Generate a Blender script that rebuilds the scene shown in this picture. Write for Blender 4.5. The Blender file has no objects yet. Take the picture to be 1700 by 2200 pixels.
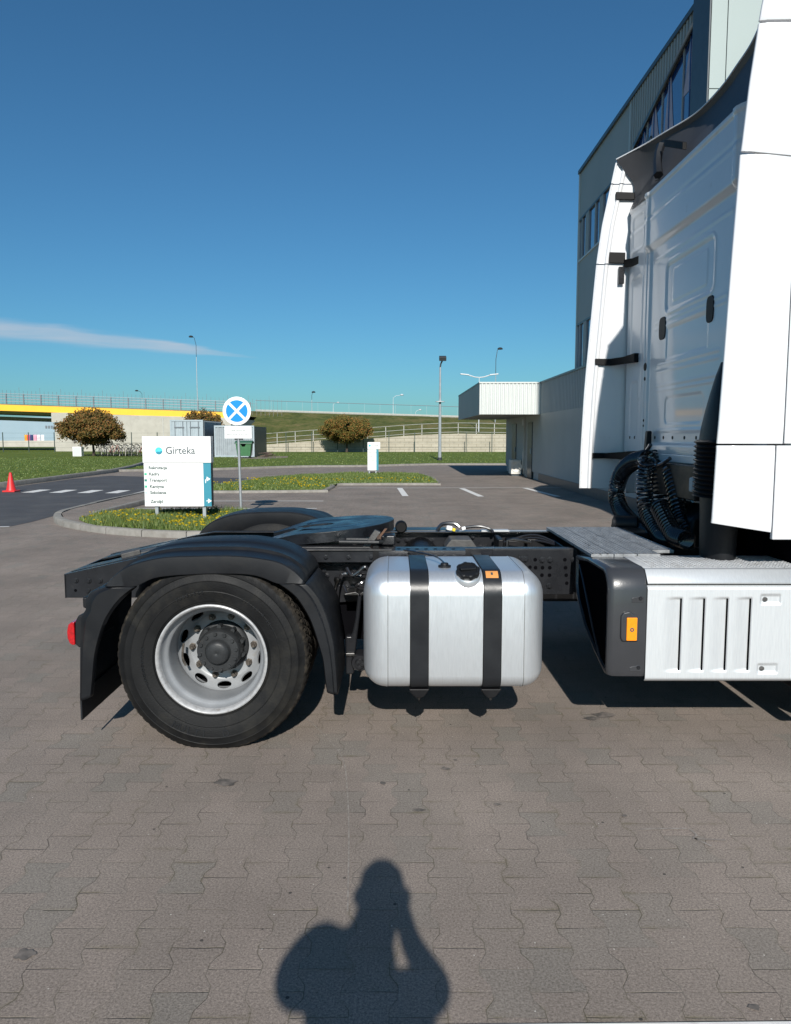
import bpy, bmesh, math, random
from mathutils import Vector, Matrix, noise
random.seed(7)
R = math.radians
PI = math.pi
sc = bpy.context.scene
col = sc.collection

# ------------------------------------------------------------------ camera, sky, sun, exposure
CAM_H, PITCH = 1.62, R(5.63)
cam_d = bpy.data.cameras.new('camera')
cam = bpy.data.objects.new('camera', cam_d); col.objects.link(cam)
cam_d.sensor_fit = 'VERTICAL'; cam_d.sensor_height = 36.0; cam_d.lens = 27.03
cam_d.clip_start = 0.01; cam_d.clip_end = 6000
cam.location = (0, 0, CAM_H); cam.rotation_euler = (R(90) - PITCH, 0, 0)
sc.camera = cam

SUN_EL, SUN_AZ = 30.5, 0.8          # the sun stands behind the camera, a little to its right
world = bpy.data.worlds.new('World'); sc.world = world; world.use_nodes = True
wn, wl = world.node_tree.nodes, world.node_tree.links
wn.clear()
w_out = wn.new('ShaderNodeOutputWorld'); w_bg = wn.new('ShaderNodeBackground')
sky = wn.new('ShaderNodeTexSky'); sky.sky_type = 'NISHITA'; sky.sun_disc = False
sky.sun_elevation = R(SUN_EL); sky.sun_rotation = R(180 - SUN_AZ)
sky.altitude = 0; sky.air_density = 1.0; sky.dust_density = 0.55; sky.ozone_density = 3.0
w_bg.inputs['Strength'].default_value = 0.06
def wmath(op, a, b=None, c=None):
    n = wn.new('ShaderNodeMath'); n.operation = op
    for i, v in enumerate((a, b, c)):
        if v is None: continue
        if isinstance(v, (int, float)): n.inputs[i].default_value = v
        else: wl.new(v, n.inputs[i])
    return n.outputs[0]
w_tc = wn.new('ShaderNodeTexCoord'); w_sep = wn.new('ShaderNodeSeparateXYZ')
wl.new(w_tc.outputs['Generated'], w_sep.inputs[0])
az = wmath('MULTIPLY', wmath('ARCTAN2', w_sep.outputs[0], w_sep.outputs[1]), 180 / PI)
el = wmath('MULTIPLY', wmath('ARCSINE', w_sep.outputs[2]), 180 / PI)
w_cmb = wn.new('ShaderNodeCombineXYZ')
wl.new(wmath('MULTIPLY', az, 0.10), w_cmb.inputs[0]); wl.new(wmath('MULTIPLY', el, 0.9), w_cmb.inputs[1])
w_ns = wn.new('ShaderNodeTexNoise'); w_ns.inputs['Scale'].default_value = 2.3; w_ns.inputs['Detail'].default_value = 7
wl.new(w_cmb.outputs[0], w_ns.inputs['Vector'])
# a thin wisp of high cirrus low in the north-west sky
tt = wmath('DIVIDE', wmath('ADD', az, 30.0), 19.6)
cen = wmath('ADD', wmath('MULTIPLY', wmath('POWER', wmath('MAXIMUM', tt, 0.0), 1.5), -1.35), 7.02)
half = wmath('MAXIMUM', wmath('SUBTRACT', 0.72, wmath('MULTIPLY', wmath('POWER', wmath('MAXIMUM', tt, 0.0), 2.2), 0.62)), 0.02)
dist = wmath('DIVIDE', wmath('ABSOLUTE', wmath('SUBTRACT', el, wmath('ADD', cen, wmath('MULTIPLY', wmath('SUBTRACT', w_ns.outputs['Fac'], .5), 0.55)))), half)
prof = wmath('SUBTRACT', 1.0, wmath('SMOOTH_MIN', dist, 1.0, 0.35))
prof = wmath('MAXIMUM', prof, 0.0)
endf = wmath('MINIMUM', wmath('MAXIMUM', wmath('MULTIPLY', wmath('SUBTRACT', 1.03, tt), 4.0), 0.0), 1.0)
leftf = wmath('MINIMUM', wmath('MAXIMUM', wmath('MULTIPLY', wmath('ADD', az, 60.0), .1), 0.0), 1.0)
cl = wmath('MULTIPLY', wmath('MULTIPLY', wmath('MULTIPLY', wmath('MINIMUM', wmath('MULTIPLY', prof, 1.9), 1.0), endf), leftf), wmath('ADD', wmath('MULTIPLY', w_ns.outputs['Fac'], 0.7), 0.15))
w_tint = wn.new('ShaderNodeMixRGB'); w_tint.blend_type = 'MULTIPLY'; w_tint.inputs[0].default_value = 1.0
w_tint.inputs[2].default_value = (0.47, 0.93, 1.14, 1)
wl.new(sky.outputs[0], w_tint.inputs[1])
w_mix = wn.new('ShaderNodeMixRGB')
wl.new(cl, w_mix.inputs[0]); wl.new(w_tint.outputs[0], w_mix.inputs[1]); w_mix.inputs[2].default_value = (7.2, 7.8, 8.8, 1)
wl.new(w_mix.outputs[0], w_bg.inputs['Color']); wl.new(w_bg.outputs[0], w_out.inputs['Surface'])

sun_d = bpy.data.lights.new('sun', 'SUN'); sun_d.energy = 4.6; sun_d.angle = R(0.53); sun_d.color = (1.0, 0.955, 0.89)
sun = bpy.data.objects.new('sun', sun_d); col.objects.link(sun)
_el, _az = R(SUN_EL), R(SUN_AZ)
to_sun = Vector((math.sin(_az) * math.cos(_el), -math.cos(_az) * math.cos(_el), math.sin(_el)))
sun.rotation_euler = to_sun.to_track_quat('Z', 'Y').to_euler(); sun.location = (5, -20, 20)
sc.view_settings.view_transform = 'Standard'; sc.view_settings.look = 'None'
sc.view_settings.exposure = 0.30; sc.view_settings.gamma = 1.0
sc.render.resolution_x = 791; sc.render.resolution_y = 1024

# ------------------------------------------------------------------ survey: photograph pixel -> place in the world
F_ = 1652.0; _c, _s = math.cos(PITCH), math.sin(PITCH)
def ray(u, v):
    a = (u - 850) / F_; b = -(v - 1100) / F_
    return a, _c + b * _s, -_s + b * _c
def G(u, v, z=0.0):
    a, y, k = ray(u, v); t = (z - CAM_H) / k
    return (a * t, y * t)
def P(u, v, Y):
    a, y, k = ray(u, v); t = Y / y
    return (a * t, CAM_H + k * t)
def W(u, v, X):
    a, y, k = ray(u, v); t = X / a
    return (y * t, CAM_H + k * t)

# ------------------------------------------------------------------ materials
def mat(name, c, rough=.5, metal=0.0, c2=None, ns=6.0, nd=5, nlo=.35, nhi=.65, bump=0.0, bs=60.0, stretch=(1, 1, 1),
        coat=0.0, spec=.5, rvar=0.0, dirt=None, dlo=.55, dhi=.75, ds=3.0, emit=None):
    m = bpy.data.materials.new(name); m.use_nodes = True
    n, l = m.node_tree.nodes, m.node_tree.links
    b = n['Principled BSDF']
    b.inputs['Roughness'].default_value = rough; b.inputs['Metallic'].default_value = metal
    b.inputs['Coat Weight'].default_value = coat; b.inputs['Coat Roughness'].default_value = .06
    b.inputs['Specular IOR Level'].default_value = spec
    tc = n.new('ShaderNodeTexCoord'); mp = n.new('ShaderNodeMapping'); mp.inputs['Scale'].default_value = stretch
    l.new(tc.outputs['Object'], mp.inputs[0])
    if c2 is None: c2 = tuple(x * .82 for x in c)
    nz = n.new('ShaderNodeTexNoise'); nz.inputs['Scale'].default_value = ns; nz.inputs['Detail'].default_value = nd
    nz.inputs['Roughness'].default_value = .6
    l.new(mp.outputs[0], nz.inputs['Vector'])
    rp = n.new('ShaderNodeValToRGB'); rp.color_ramp.elements[0].position = nlo; rp.color_ramp.elements[1].position = nhi
    rp.color_ramp.elements[0].color = (*c2, 1); rp.color_ramp.elements[1].color = (*c, 1)
    l.new(nz.outputs['Fac'], rp.inputs[0]); out = rp.outputs[0]
    if dirt:
        n2 = n.new('ShaderNodeTexNoise'); n2.inputs['Scale'].default_value = ds; n2.inputs['Detail'].default_value = 9
        n2.inputs['Roughness'].default_value = .7
        l.new(mp.outputs[0], n2.inputs['Vector'])
        r2 = n.new('ShaderNodeValToRGB'); r2.color_ramp.elements[0].position = dlo; r2.color_ramp.elements[1].position = dhi
        l.new(n2.outputs['Fac'], r2.inputs[0])
        mx = n.new('ShaderNodeMixRGB'); l.new(r2.outputs[0], mx.inputs[0]); l.new(out, mx.inputs[1]); mx.inputs[2].default_value = (*dirt, 1)
        out = mx.outputs[0]
    l.new(out, b.inputs['Base Color'])
    if rvar:
        mr = n.new('ShaderNodeMapRange'); mr.inputs['To Min'].default_value = max(0, rough - rvar); mr.inputs['To Max'].default_value = min(1, rough + rvar)
        mr.inputs['From Min'].default_value = .3; mr.inputs['From Max'].default_value = .7
        l.new(nz.outputs['Fac'], mr.inputs[0]); l.new(mr.outputs[0], b.inputs['Roughness'])
    if bump:
        nb = n.new('ShaderNodeTexNoise'); nb.inputs['Scale'].default_value = bs; nb.inputs['Detail'].default_value = 4
        l.new(mp.outputs[0], nb.inputs['Vector'])
        bp = n.new('ShaderNodeBump'); bp.inputs['Strength'].default_value = bump; bp.inputs['Distance'].default_value = .01
        l.new(nb.outputs['Fac'], bp.inputs['Height']); l.new(bp.outputs[0], b.inputs['Normal'])
    if emit: b.inputs['Emission Color'].default_value = (*emit, 1); b.inputs['Emission Strength'].default_value = 1
    return m

M = {}
M['white_paint'] = mat('white_paint', (.80, .81, .81), .28, coat=.5, c2=(.77, .78, .78), ns=2, bump=.015, bs=3)
M['cab_white'] = mat('cab_white', (.70, .705, .71), .18, coat=.8, c2=(.66, .67, .69), ns=2, bump=.03, bs=3, dirt=(.55, .52, .47), dlo=.62, dhi=.88, ds=4)
M['plastic_black'] = mat('plastic_black', (.0105, .0115, .0135), .46, c2=(.008, .0088, .0105), ns=5, bump=.12, bs=380, rvar=.06, dirt=(.022, .021, .020), dlo=.52, dhi=.8, ds=4, spec=0.28)
M['flap_black'] = mat('flap_black', (.016, .018, .021), .55, c2=(.012, .013, .015), ns=9, bump=.1, bs=200, spec=0.25)
M['rubber'] = mat('rubber', (.0095, .0098, .0102), .62, c2=(.0062, .0064, .0068), ns=6, bump=.15, bs=120, rvar=.1, dirt=(.024, .0225, .019), dlo=.50, dhi=.74, ds=4.5, spec=0.22)
M['tread'] = mat('tread', (.024, .021, .018), .8, c2=(.012, .011, .010), ns=14, bump=.3, bs=90, dirt=(.065, .055, .042), dlo=.5, dhi=.7, ds=12, spec=0.15)
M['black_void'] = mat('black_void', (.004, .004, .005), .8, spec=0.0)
M['chassis'] = mat('chassis_paint', (.0165, .0175, .0205), .30, c2=(.012, .0128, .015), ns=7, bump=.06, bs=150, rvar=.08, dirt=(.045, .042, .038), dlo=.6, dhi=.85, ds=7, spec=0.32)
M['chassis_dark'] = mat('chassis_dark', (.009, .009, .010), .42, c2=(.005, .005, .006), ns=9, rvar=.1, dirt=(.035, .032, .029), dlo=.6, dhi=.85, ds=9, spec=0.25)
M['steel'] = mat('bare_steel', (.17, .17, .17), .36, 1.0, c2=(.08, .075, .07), ns=20)
M['grease_steel'] = mat('greased_plate', (.012, .014, .018), .34, .1, c2=(.007, .008, .010), ns=9, bump=.22, bs=28, rvar=.12, dirt=(.05, .048, .045), dlo=.64, dhi=.76, ds=16)
M['cast_grey'] = mat('cast_grey', (.085, .083, .080), .55, c2=(.05, .048, .046), ns=20, bump=.2, bs=80)
M['strap_black'] = mat('strap_paint', (.015, .0165, .019), .36, c2=(.012, .0132, .0155), ns=8, bump=.04, bs=60, rvar=.05, spec=0.4)
M['seal'] = mat('seal_rubber', (.006, .006, .0065), .55, spec=0.2)
M['rim'] = mat('rim_silver', (.29, .30, .31), .45, .2, c2=(.25, .26, .27), ns=9, rvar=.06, dirt=(.20, .17, .13), dlo=.60, dhi=.80, ds=10)
M['rim_lip'] = mat('rim_lip', (.46, .46, .46), .42, .15, c2=(.34, .34, .34), ns=40, dirt=(.13, .075, .04), dlo=.60, dhi=.70, ds=22)
M['hub'] = mat('hub_grey', (.030, .032, .034), .45, c2=(.020, .0215, .023), ns=12, bump=.08, bs=70, dirt=(.10, .08, .06), dlo=.6, dhi=.8, ds=9, spec=0.3)
M['nut'] = mat('wheel_nut', (.15, .13, .11), .5, .6, c2=(.06, .05, .04), ns=60)
M['red_lens'] = mat('red_lens', (.50, .008, .012), .15, coat=1, c2=(.30, .005, .008), ns=60)
M['amber'] = mat('amber_lens', (.95, .30, .006), .25, coat=.6, c2=(.88, .26, .005), ns=60)
M['label_orange'] = mat('label_orange', (.75, .32, .09), .5)
M['yellow'] = mat('yellow_plastic', (.78, .60, .03), .4)
M['hose'] = mat('hose_black', (.020, .020, .022), .22, coat=1.0, spec=0.5)
M['deck'] = mat('deck_aluminium', (.30, .31, .32), .5, .2, c2=(.19, .195, .20), ns=24, bump=.35, bs=55, stretch=(1, .25, 1), dirt=(.05, .05, .05), dlo=.60, dhi=.68, ds=22)
M['battery_grey'] = mat('cover_grey', (.038, .0395, .044), .30, c2=(.033, .0345, .038), ns=5, coat=.3, bump=.05, bs=150, spec=0.45)
M['concrete'] = mat('concrete', (.36, .34, .305), .85, c2=(.30, .285, .255), ns=4, bump=.2, bs=30, dirt=(.22, .20, .17), dlo=.5, dhi=.75, ds=2)
M['conc_pale'] = mat('concrete_pale', (.44, .42, .365), .85, c2=(.39, .37, .32), ns=1.2, dirt=(.33, .31, .27), dlo=.55, dhi=.75, ds=.8)
M['kerb'] = mat('kerb_stone', (.27, .255, .23), .85, c2=(.20, .19, .17), ns=5, bump=.3, bs=40, dirt=(.17, .155, .135), dlo=.5, dhi=.72, ds=6)
M['beam_yellow'] = mat('bridge_yellow', (.95, .50, .035), .55, c2=(.90, .46, .03), ns=.6)
M['beam_pale'] = mat('bridge_pale', (.48, .50, .52), .7, ns=.5)
M['rail_grey'] = mat('rail_grey', (.16, .18, .20), .5)
M['rail_pale'] = mat('rail_pale', (.46, .46, .43), .55)
M['fence_green'] = mat('fence_green', (.035, .06, .05), .6)
M['galv'] = mat('galvanised', (.42, .45, .47), .42, .45, c2=(.34, .37, .39), ns=8)
M['lamp_dark'] = mat('lamp_dark', (.035, .04, .045), .5)
M['lamp_pale'] = mat('lamp_pale', (.6, .63, .65), .5)
M['sign_white'] = mat('sign_white', (.82, .82, .81), .4, c2=(.80, .80, .79), ns=2)
M['sign_teal'] = mat('sign_teal', (.035, .245, .33), .45, c2=(.032, .23, .31), ns=2)
M['sign_dark'] = mat('sign_side', (.012, .05, .07), .5)
M['ink_grey'] = mat('ink_grey', (.045, .075, .085), .6)
M['ink_row'] = mat('ink_row', (.03, .075, .065), .6)
M['ink_faint'] = mat('ink_faint', (.52, .56, .56), .6)
M['ink_line'] = mat('ink_line', (.42, .47, .48), .6)
M['logo_light'] = mat('logo_light', (.10, .62, .72), .4, c2=(.04, .46, .60), ns=9)
M['logo_dark'] = mat('logo_dark', (.03, .26, .36), .4)
M['sq_green'] = mat('square_green', (.07, .50, .30), .5)
M['sq_dark'] = mat('square_dark_green', (.02, .22, .17), .5)
M['sq_pale'] = mat('square_pale', (.55, .72, .72), .5)
M['sign_blue'] = mat('sign_blue', (.001, .245, .64), .35, c2=(.001, .225, .60), ns=3)
M['bin_green'] = mat('bin_green', (.055, .17, .075), .45, c2=(.045, .14, .06), ns=4)
M['bin_lid'] = mat('bin_lid_green', (.045, .13, .075), .4)
M['cont_pale'] = mat('container_pale', (.36, .42, .45), .5, c2=(.30, .36, .39), ns=2)
M['cont_grey'] = mat('container_grey', (.31, .35, .37), .55, c2=(.24, .27, .29), ns=2.5, dirt=(.14, .12, .10), dlo=.62, dhi=.8, ds=3)
M['clad_light'] = mat('cladding_light', (.58, .61, .59), .42, c2=(.55, .58, .56), ns=1)
M['clad_grey'] = mat('cladding_grey', (.37, .385, .38), .6, .0, c2=(.34, .355, .35), ns=.7)
M['clad_front'] = mat('cladding_front', (.30, .355, .345), .5, c2=(.285, .34, .33), ns=.5)
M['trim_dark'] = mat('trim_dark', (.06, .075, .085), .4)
M['soffit'] = mat('soffit', (.30, .30, .27), .6)
M['door_dark'] = mat('door_dark', (.05, .06, .065), .4)
M['pale_shape'] = mat('pale_shape', (.52, .46, .56), .8)
M['glass_blue'] = mat('glass_blue', (.018, .060, .20), .06, .0, coat=1, spec=.7, c2=(.016, .052, .18), ns=.3)
M['ac_white'] = mat('ac_white', (.74, .72, .66), .5)
M['red_cone'] = mat('cone_red', (.70, .03, .03), .45)
M['wood'] = mat('old_wood', (.13, .09, .07), .85, c2=(.07, .05, .045), ns=10)
M['warehouse'] = mat('warehouse_blue', (.27, .36, .42), .6, c2=(.25, .34, .40), ns=.2)
M['bark'] = mat('bark', (.07, .055, .04), .9, c2=(.04, .03, .025), ns=12, bump=.5, bs=20)
def leafmat(name, a, b, c3):
    m = bpy.data.materials.new(name); m.use_nodes = True
    n, l = m.node_tree.nodes, m.node_tree.links; b_ = n['Principled BSDF']; b_.inputs['Roughness'].default_value = .6
    gi = n.new('ShaderNodeNewGeometry'); rp = n.new('ShaderNodeValToRGB')
    rp.color_ramp.elements[0].color = (*a, 1); rp.color_ramp.elements[1].color = (*b, 1)
    e = rp.color_ramp.elements.new(.55); e.color = (*c3, 1)
    l.new(gi.outputs['Random Per Island'], rp.inputs[0]); l.new(rp.outputs[0], b_.inputs['Base Color'])
    b_.inputs['Transmission Weight'].default_value = 0
    return m
M['leaf_bronze'] = leafmat('leaf_bronze', (.055, .050, .012), (.26, .105, .03), (.130, .095, .018))
M['leaf_olive'] = leafmat('leaf_olive', (.060, .070, .012), (.28, .115, .03), (.125, .105, .018))
M['grass_blade'] = leafmat('grass_blade', (.050, .090, .016), (.175, .205, .055), (.100, .150, .030))
M['dandelion'] = leafmat('dandelion', (.62, .50, .02), (.90, .72, .04), (.80, .55, .02))

def grassmat(name, a, b, c3, s1=.6, s2=9):
    m = bpy.data.materials.new(name); m.use_nodes = True
    n, l = m.node_tree.nodes, m.node_tree.links; bs = n['Principled BSDF']; bs.inputs['Roughness'].default_value = .9
    bs.inputs['Specular IOR Level'].default_value = .15
    tc = n.new('ShaderNodeTexCoord')
    n1 = n.new('ShaderNodeTexNoise'); n1.inputs['Scale'].default_value = s1; n1.inputs['Detail'].default_value = 8; n1.inputs['Roughness'].default_value = .65
    n2 = n.new('ShaderNodeTexNoise'); n2.inputs['Scale'].default_value = s2; n2.inputs['Detail'].default_value = 6; n2.inputs['Roughness'].default_value = .75
    l.new(tc.outputs['Object'], n1.inputs[0]); l.new(tc.outputs['Object'], n2.inputs[0])
    rp = n.new('ShaderNodeValToRGB'); rp.color_ramp.elements[0].position = .33; rp.color_ramp.elements[1].position = .68
    rp.color_ramp.elements[0].color = (*a, 1); rp.color_ramp.elements[1].color = (*b, 1)
    e = rp.color_ramp.elements.new(.5); e.color = (*c3, 1)
    ad = n.new('ShaderNodeMath'); ad.operation = 'MULTIPLY_ADD'; ad.inputs[1].default_value = .55
    l.new(n1.outputs[0], ad.inputs[0])
    m2 = n.new('ShaderNodeMath'); m2.operation = 'MULTIPLY'; m2.inputs[1].default_value = .45; l.new(n2.outputs[0], m2.inputs[0]); l.new(m2.outputs[0], ad.inputs[2])
    l.new(ad.outputs[0], rp.inputs[0]); l.new(rp.outputs[0], bs.inputs['Base Color'])
    bp = n.new('ShaderNodeBump'); bp.inputs['Strength'].default_value = .8; bp.inputs['Distance'].default_value = .06
    l.new(n2.outputs[0], bp.inputs['Height']); l.new(bp.outputs[0], bs.inputs['Normal'])
    return m
M['lawn'] = grassmat('lawn', (.055, .090, .014), (.175, .185, .048), (.105, .150, .028))
M['bank'] = grassmat('bank_grass', (.022, .038, .010), (.235, .165, .085), (.095, .108, .030), .30, 2.0)

# paving: interlocking double-T concrete blocks
def paver_mat():
    m = bpy.data.materials.new('block_paving'); m.use_nodes = True
    n, l = m.node_tree.nodes, m.node_tree.links; bs = n['Principled BSDF']
    tc = n.new('ShaderNodeTexCoord'); sp = n.new('ShaderNodeSeparateXYZ')
    wob = n.new('ShaderNodeTexNoise'); wob.inputs['Scale'].default_value = 9; wob.inputs['Detail'].default_value = 3
    l.new(tc.outputs['Object'], wob.inputs[0])
    wv = n.new('ShaderNodeVectorMath'); wv.operation = 'MULTIPLY_ADD'; wv.inputs[1].default_value = (.012, .012, 0)
    l.new(wob.outputs['Color'], wv.inputs[0]); l.new(tc.outputs['Object'], wv.inputs[2])
    l.new(wv.outputs[0], sp.inputs[0])
    def mt(op, a, b=None, c=None):
        k = n.new('ShaderNodeMath'); k.operation = op
        for i, v in enumerate((a, b, c)):
            if v is None: continue
            if isinstance(v, (int, float)): k.inputs[i].default_value = v
            else: l.new(v, k.inputs[i])
        return k.outputs[0]
    X, Y = sp.outputs[0], sp.outputs[1]
    Wd, L, A = .1385, .1965, .0135
    u = mt('DIVIDE', X, Wd); vv = mt('DIVIDE', mt('SUBTRACT', Y, .045), L)
    nb = mt('ROUND', u)
    odd = mt('MODULO', mt('ABSOLUTE', nb), 2.0)
    sign = mt('SUBTRACT', 1.0, mt('MULTIPLY', odd, 2.0))
    # trapezoid wave of period 1 along y
    tri = mt('SUBTRACT', mt('MULTIPLY', mt('PINGPONG', vv, .5), 4.0), 1.0)
    trap = mt('MAXIMUM', mt('MINIMUM', mt('MULTIPLY', tri, 2.2), 1.0), -1.0)
    d = mt('SUBTRACT', mt('SUBTRACT', X, mt('MULTIPLY', nb, Wd)), mt('MULTIPLY', mt('MULTIPLY', trap, A), sign))
    jv = mt('ABSOLUTE', d)
    pos = mt('GREATER_THAN', d, 0.0)
    ci = mt('ADD', nb, mt('SUBTRACT', pos, 1.0))
    codd = mt('MODULO', mt('ABSOLUTE', ci), 2.0)
    yv = mt('ADD', vv, mt('MULTIPLY', codd, .5))
    kr = mt('ROUND', yv)
    jh = mt('MULTIPLY', mt('ABSOLUTE', mt('SUBTRACT', yv, kr)), L)
    kk = mt('FLOOR', yv)
    jn = mt('MINIMUM', mt('MULTIPLY', jv, 1.5), jh)
    # joint width varies from place to place, as sand and wear fill it
    wn_ = n.new('ShaderNodeTexNoise'); wn_.inputs['Scale'].default_value = 5.0; wn_.inputs['Detail'].default_value = 6; l.new(tc.outputs['Object'], wn_.inputs[0])
    jw = mt('MAXIMUM', mt('MULTIPLY', mt('SUBTRACT', wn_.outputs[0], .38), .0190), .0004)
    jm = n.new('ShaderNodeMapRange'); jm.interpolation_type = 'SMOOTHSTEP'
    l.new(jn, jm.inputs['Value']); l.new(jw, jm.inputs['From Max']); jm.inputs['From Min'].default_value = 0
    jm.inputs['To Min'].default_value = 1; jm.inputs['To Max'].default_value = 0
    cmb = n.new('ShaderNodeCombineXYZ'); l.new(ci, cmb.inputs[0]); l.new(kk, cmb.inputs[1])
    wh = n.new('ShaderNodeTexWhiteNoise'); wh.noise_dimensions = '2D'; l.new(cmb.outputs[0], wh.inputs['Vector'])
    # block colour: warm grey, a few blocks cooler
    rp = n.new('ShaderNodeValToRGB')
    rp.color_ramp.elements[0].color = (.192, .168, .145, 1); rp.color_ramp.elements[0].position = 0
    rp.color_ramp.elements[1].color = (.226, .189, .162, 1); rp.color_ramp.elements[1].position = 1
    for p, c in ((.06, (.190, .170, .147)), (.2, (.206, .175, .150)), (.88, (.216, .181, .155))):
        e = rp.color_ramp.elements.new(p); e.color = (*c, 1)
    l.new(wh.outputs['Value'], rp.inputs[0])
    # exposed grain
    g1 = n.new('ShaderNodeTexNoise'); g1.inputs['Scale'].default_value = 125; g1.inputs['Detail'].default_value = 5; g1.inputs['Roughness'].default_value = .95
    l.new(tc.outputs['Object'], g1.inputs[0])
    g1r = n.new('ShaderNodeMapRange'); g1r.inputs['From Min'].default_value = .36; g1r.inputs['From Max'].default_value = .64
    g1r.inputs['To Min'].default_value = .40; g1r.inputs['To Max'].default_value = 1.70; l.new(g1.outputs[0], g1r.inputs[0])
    mg = n.new('ShaderNodeVectorMath'); mg.operation = 'SCALE'; l.new(rp.outputs[0], mg.inputs[0]); l.new(g1r.outputs[0], mg.inputs['Scale'])
    # broad dirt patches
    b1 = n.new('ShaderNodeTexNoise'); b1.inputs['Scale'].default_value = .9; b1.inputs['Detail'].default_value = 7; b1.inputs['Roughness'].default_value = .62; l.new(tc.outputs['Object'], b1.inputs[0])
    b1r = n.new('ShaderNodeMapRange'); b1r.inputs['From Min'].default_value = .3; b1r.inputs['From Max'].default_value = .7
    b1r.inputs['To Min'].default_value = .80; b1r.inputs['To Max'].default_value = 1.18; l.new(b1.outputs[0], b1r.inputs[0])
    mg2 = n.new('ShaderNodeVectorMath'); mg2.operation = 'SCALE'; l.new(mg.outputs[0], mg2.inputs[0]); l.new(b1r.outputs[0], mg2.inputs['Scale'])
    # joint colour: dark, mossy, or filled with pale sand
    jc = n.new('ShaderNodeTexNoise'); jc.inputs['Scale'].default_value = 2.6; jc.inputs['Detail'].default_value = 5; l.new(tc.outputs['Object'], jc.inputs[0])
    jr = n.new('ShaderNodeValToRGB'); jr.color_ramp.elements[0].position = .38; jr.color_ramp.elements[0].color = (.060, .052, .045, 1)
    jr.color_ramp.elements[1].position = .69; jr.color_ramp.elements[1].color = (.26, .235, .205, 1)
    e = jr.color_ramp.elements.new(.52); e.color = (.095, .083, .052, 1)
    l.new(jc.outputs[0], jr.inputs[0])
    mx = n.new('ShaderNodeMixRGB'); l.new(mt('MULTIPLY', jm.outputs[0], .72), mx.inputs[0]); l.new(mg2.outputs[0], mx.inputs[1]); l.new(jr.outputs[0], mx.inputs[2])
    # mossy halo in places near the joints
    hm = n.new('ShaderNodeMapRange'); hm.inputs['From Min'].default_value = 0; hm.inputs['From Max'].default_value = .022; hm.inputs['To Min'].default_value = 1; hm.inputs['To Max'].default_value = 0
    l.new(jn, hm.inputs[0])
    hn = n.new('ShaderNodeTexNoise'); hn.inputs['Scale'].default_value = 3.3; hn.inputs['Detail'].default_value = 9; hn.inputs['Roughness'].default_value = .75
    hv = n.new('ShaderNodeVectorMath'); hv.inputs[1].default_value = (13, 7, 0); l.new(tc.outputs['Object'], hv.inputs[0]); l.new(hv.outputs[0], hn.inputs[0])
    hr = n.new('ShaderNodeMapRange'); hr.inputs['From Min'].default_value = .5; hr.inputs['From Max'].default_value = .72; l.new(hn.outputs[0], hr.inputs[0])
    mh = n.new('ShaderNodeMixRGB'); l.new(mt('MULTIPLY', mt('MULTIPLY', hm.outputs[0], hr.outputs[0]), .65), mh.inputs[0]); l.new(mx.outputs[0], mh.inputs[1]); mh.inputs[2].default_value = (.115, .100, .050, 1)
    # scattered specks: dark chips and pale grit
    vo = n.new('ShaderNodeTexVoronoi'); vo.inputs['Scale'].default_value = 16; l.new(tc.outputs['Object'], vo.inputs[0])
    vs = n.new('ShaderNodeSeparateColor'); l.new(vo.outputs['Color'], vs.inputs[0])
    dk = mt('MULTIPLY', mt('LESS_THAN', vo.outputs['Distance'], .10), mt('GREATER_THAN', vs.outputs[0], .955))
    md = n.new('ShaderNodeMixRGB'); l.new(mt('MULTIPLY', dk, .8), md.inputs[0]); l.new(mh.outputs[0], md.inputs[1]); md.inputs[2].default_value = (.028, .026, .026, 1)
    v2 = n.new('ShaderNodeTexVoronoi'); v2.inputs['Scale'].default_value = 34; l.new(tc.outputs['Object'], v2.inputs[0])
    v2s = n.new('ShaderNodeSeparateColor'); l.new(v2.outputs['Color'], v2s.inputs[0])
    gt = mt('MULTIPLY', mt('LESS_THAN', v2.outputs['Distance'], .085), mt('GREATER_THAN', v2s.outputs[1], .93))
    mq = n.new('ShaderNodeMixRGB'); l.new(mt('MULTIPLY', gt, .8), mq.inputs[0]); l.new(md.outputs[0], mq.inputs[1]); mq.inputs[2].default_value = (.60, .57, .52, 1)
    # oil blots
    v3 = n.new('ShaderNodeTexVoronoi'); v3.inputs['Scale'].default_value = 1.7; 
    wz = n.new('ShaderNodeVectorMath'); wz.operation = 'MULTIPLY_ADD'; wz.inputs[1].default_value = (.09, .09, 0); l.new(b1.outputs['Color'], wz.inputs[0]); l.new(wv.outputs[0], wz.inputs[2])
    l.new(wz.outputs[0], v3.inputs[0]); v3s = n.new('ShaderNodeSeparateColor'); l.new(v3.outputs['Color'], v3s.inputs[0])
    om = n.new('ShaderNodeMapRange'); om.inputs['From Min'].default_value = .05; om.inputs['From Max'].default_value = .11; om.inputs['To Min'].default_value = 1; om.inputs['To Max'].default_value = 0
    l.new(v3.outputs['Distance'], om.inputs[0])
    ob = mt('MULTIPLY', mt('MULTIPLY', om.outputs[0], mt('GREATER_THAN', v3s.outputs[2], .80)), .38)
    mo = n.new('ShaderNodeMixRGB'); l.new(ob, mo.inputs[0]); l.new(mq.outputs[0], mo.inputs[1]); mo.inputs[2].default_value = (.07, .066, .062, 1)
    l.new(mo.outputs[0], bs.inputs['Base Color']); bs.inputs['Roughness'].default_value = .85; bs.inputs['Specular IOR Level'].default_value = .3
    hgt = mt('ADD', mt('MULTIPLY', jm.outputs[0], -1.0), mt('MULTIPLY', g1.outputs[0], .55))
    hgt = mt('ADD', hgt, mt('MULTIPLY', wh.outputs['Value'], .12))
    bp = n.new('ShaderNodeBump'); bp.inputs['Strength'].default_value = .6; bp.inputs['Distance'].default_value = .003
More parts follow.
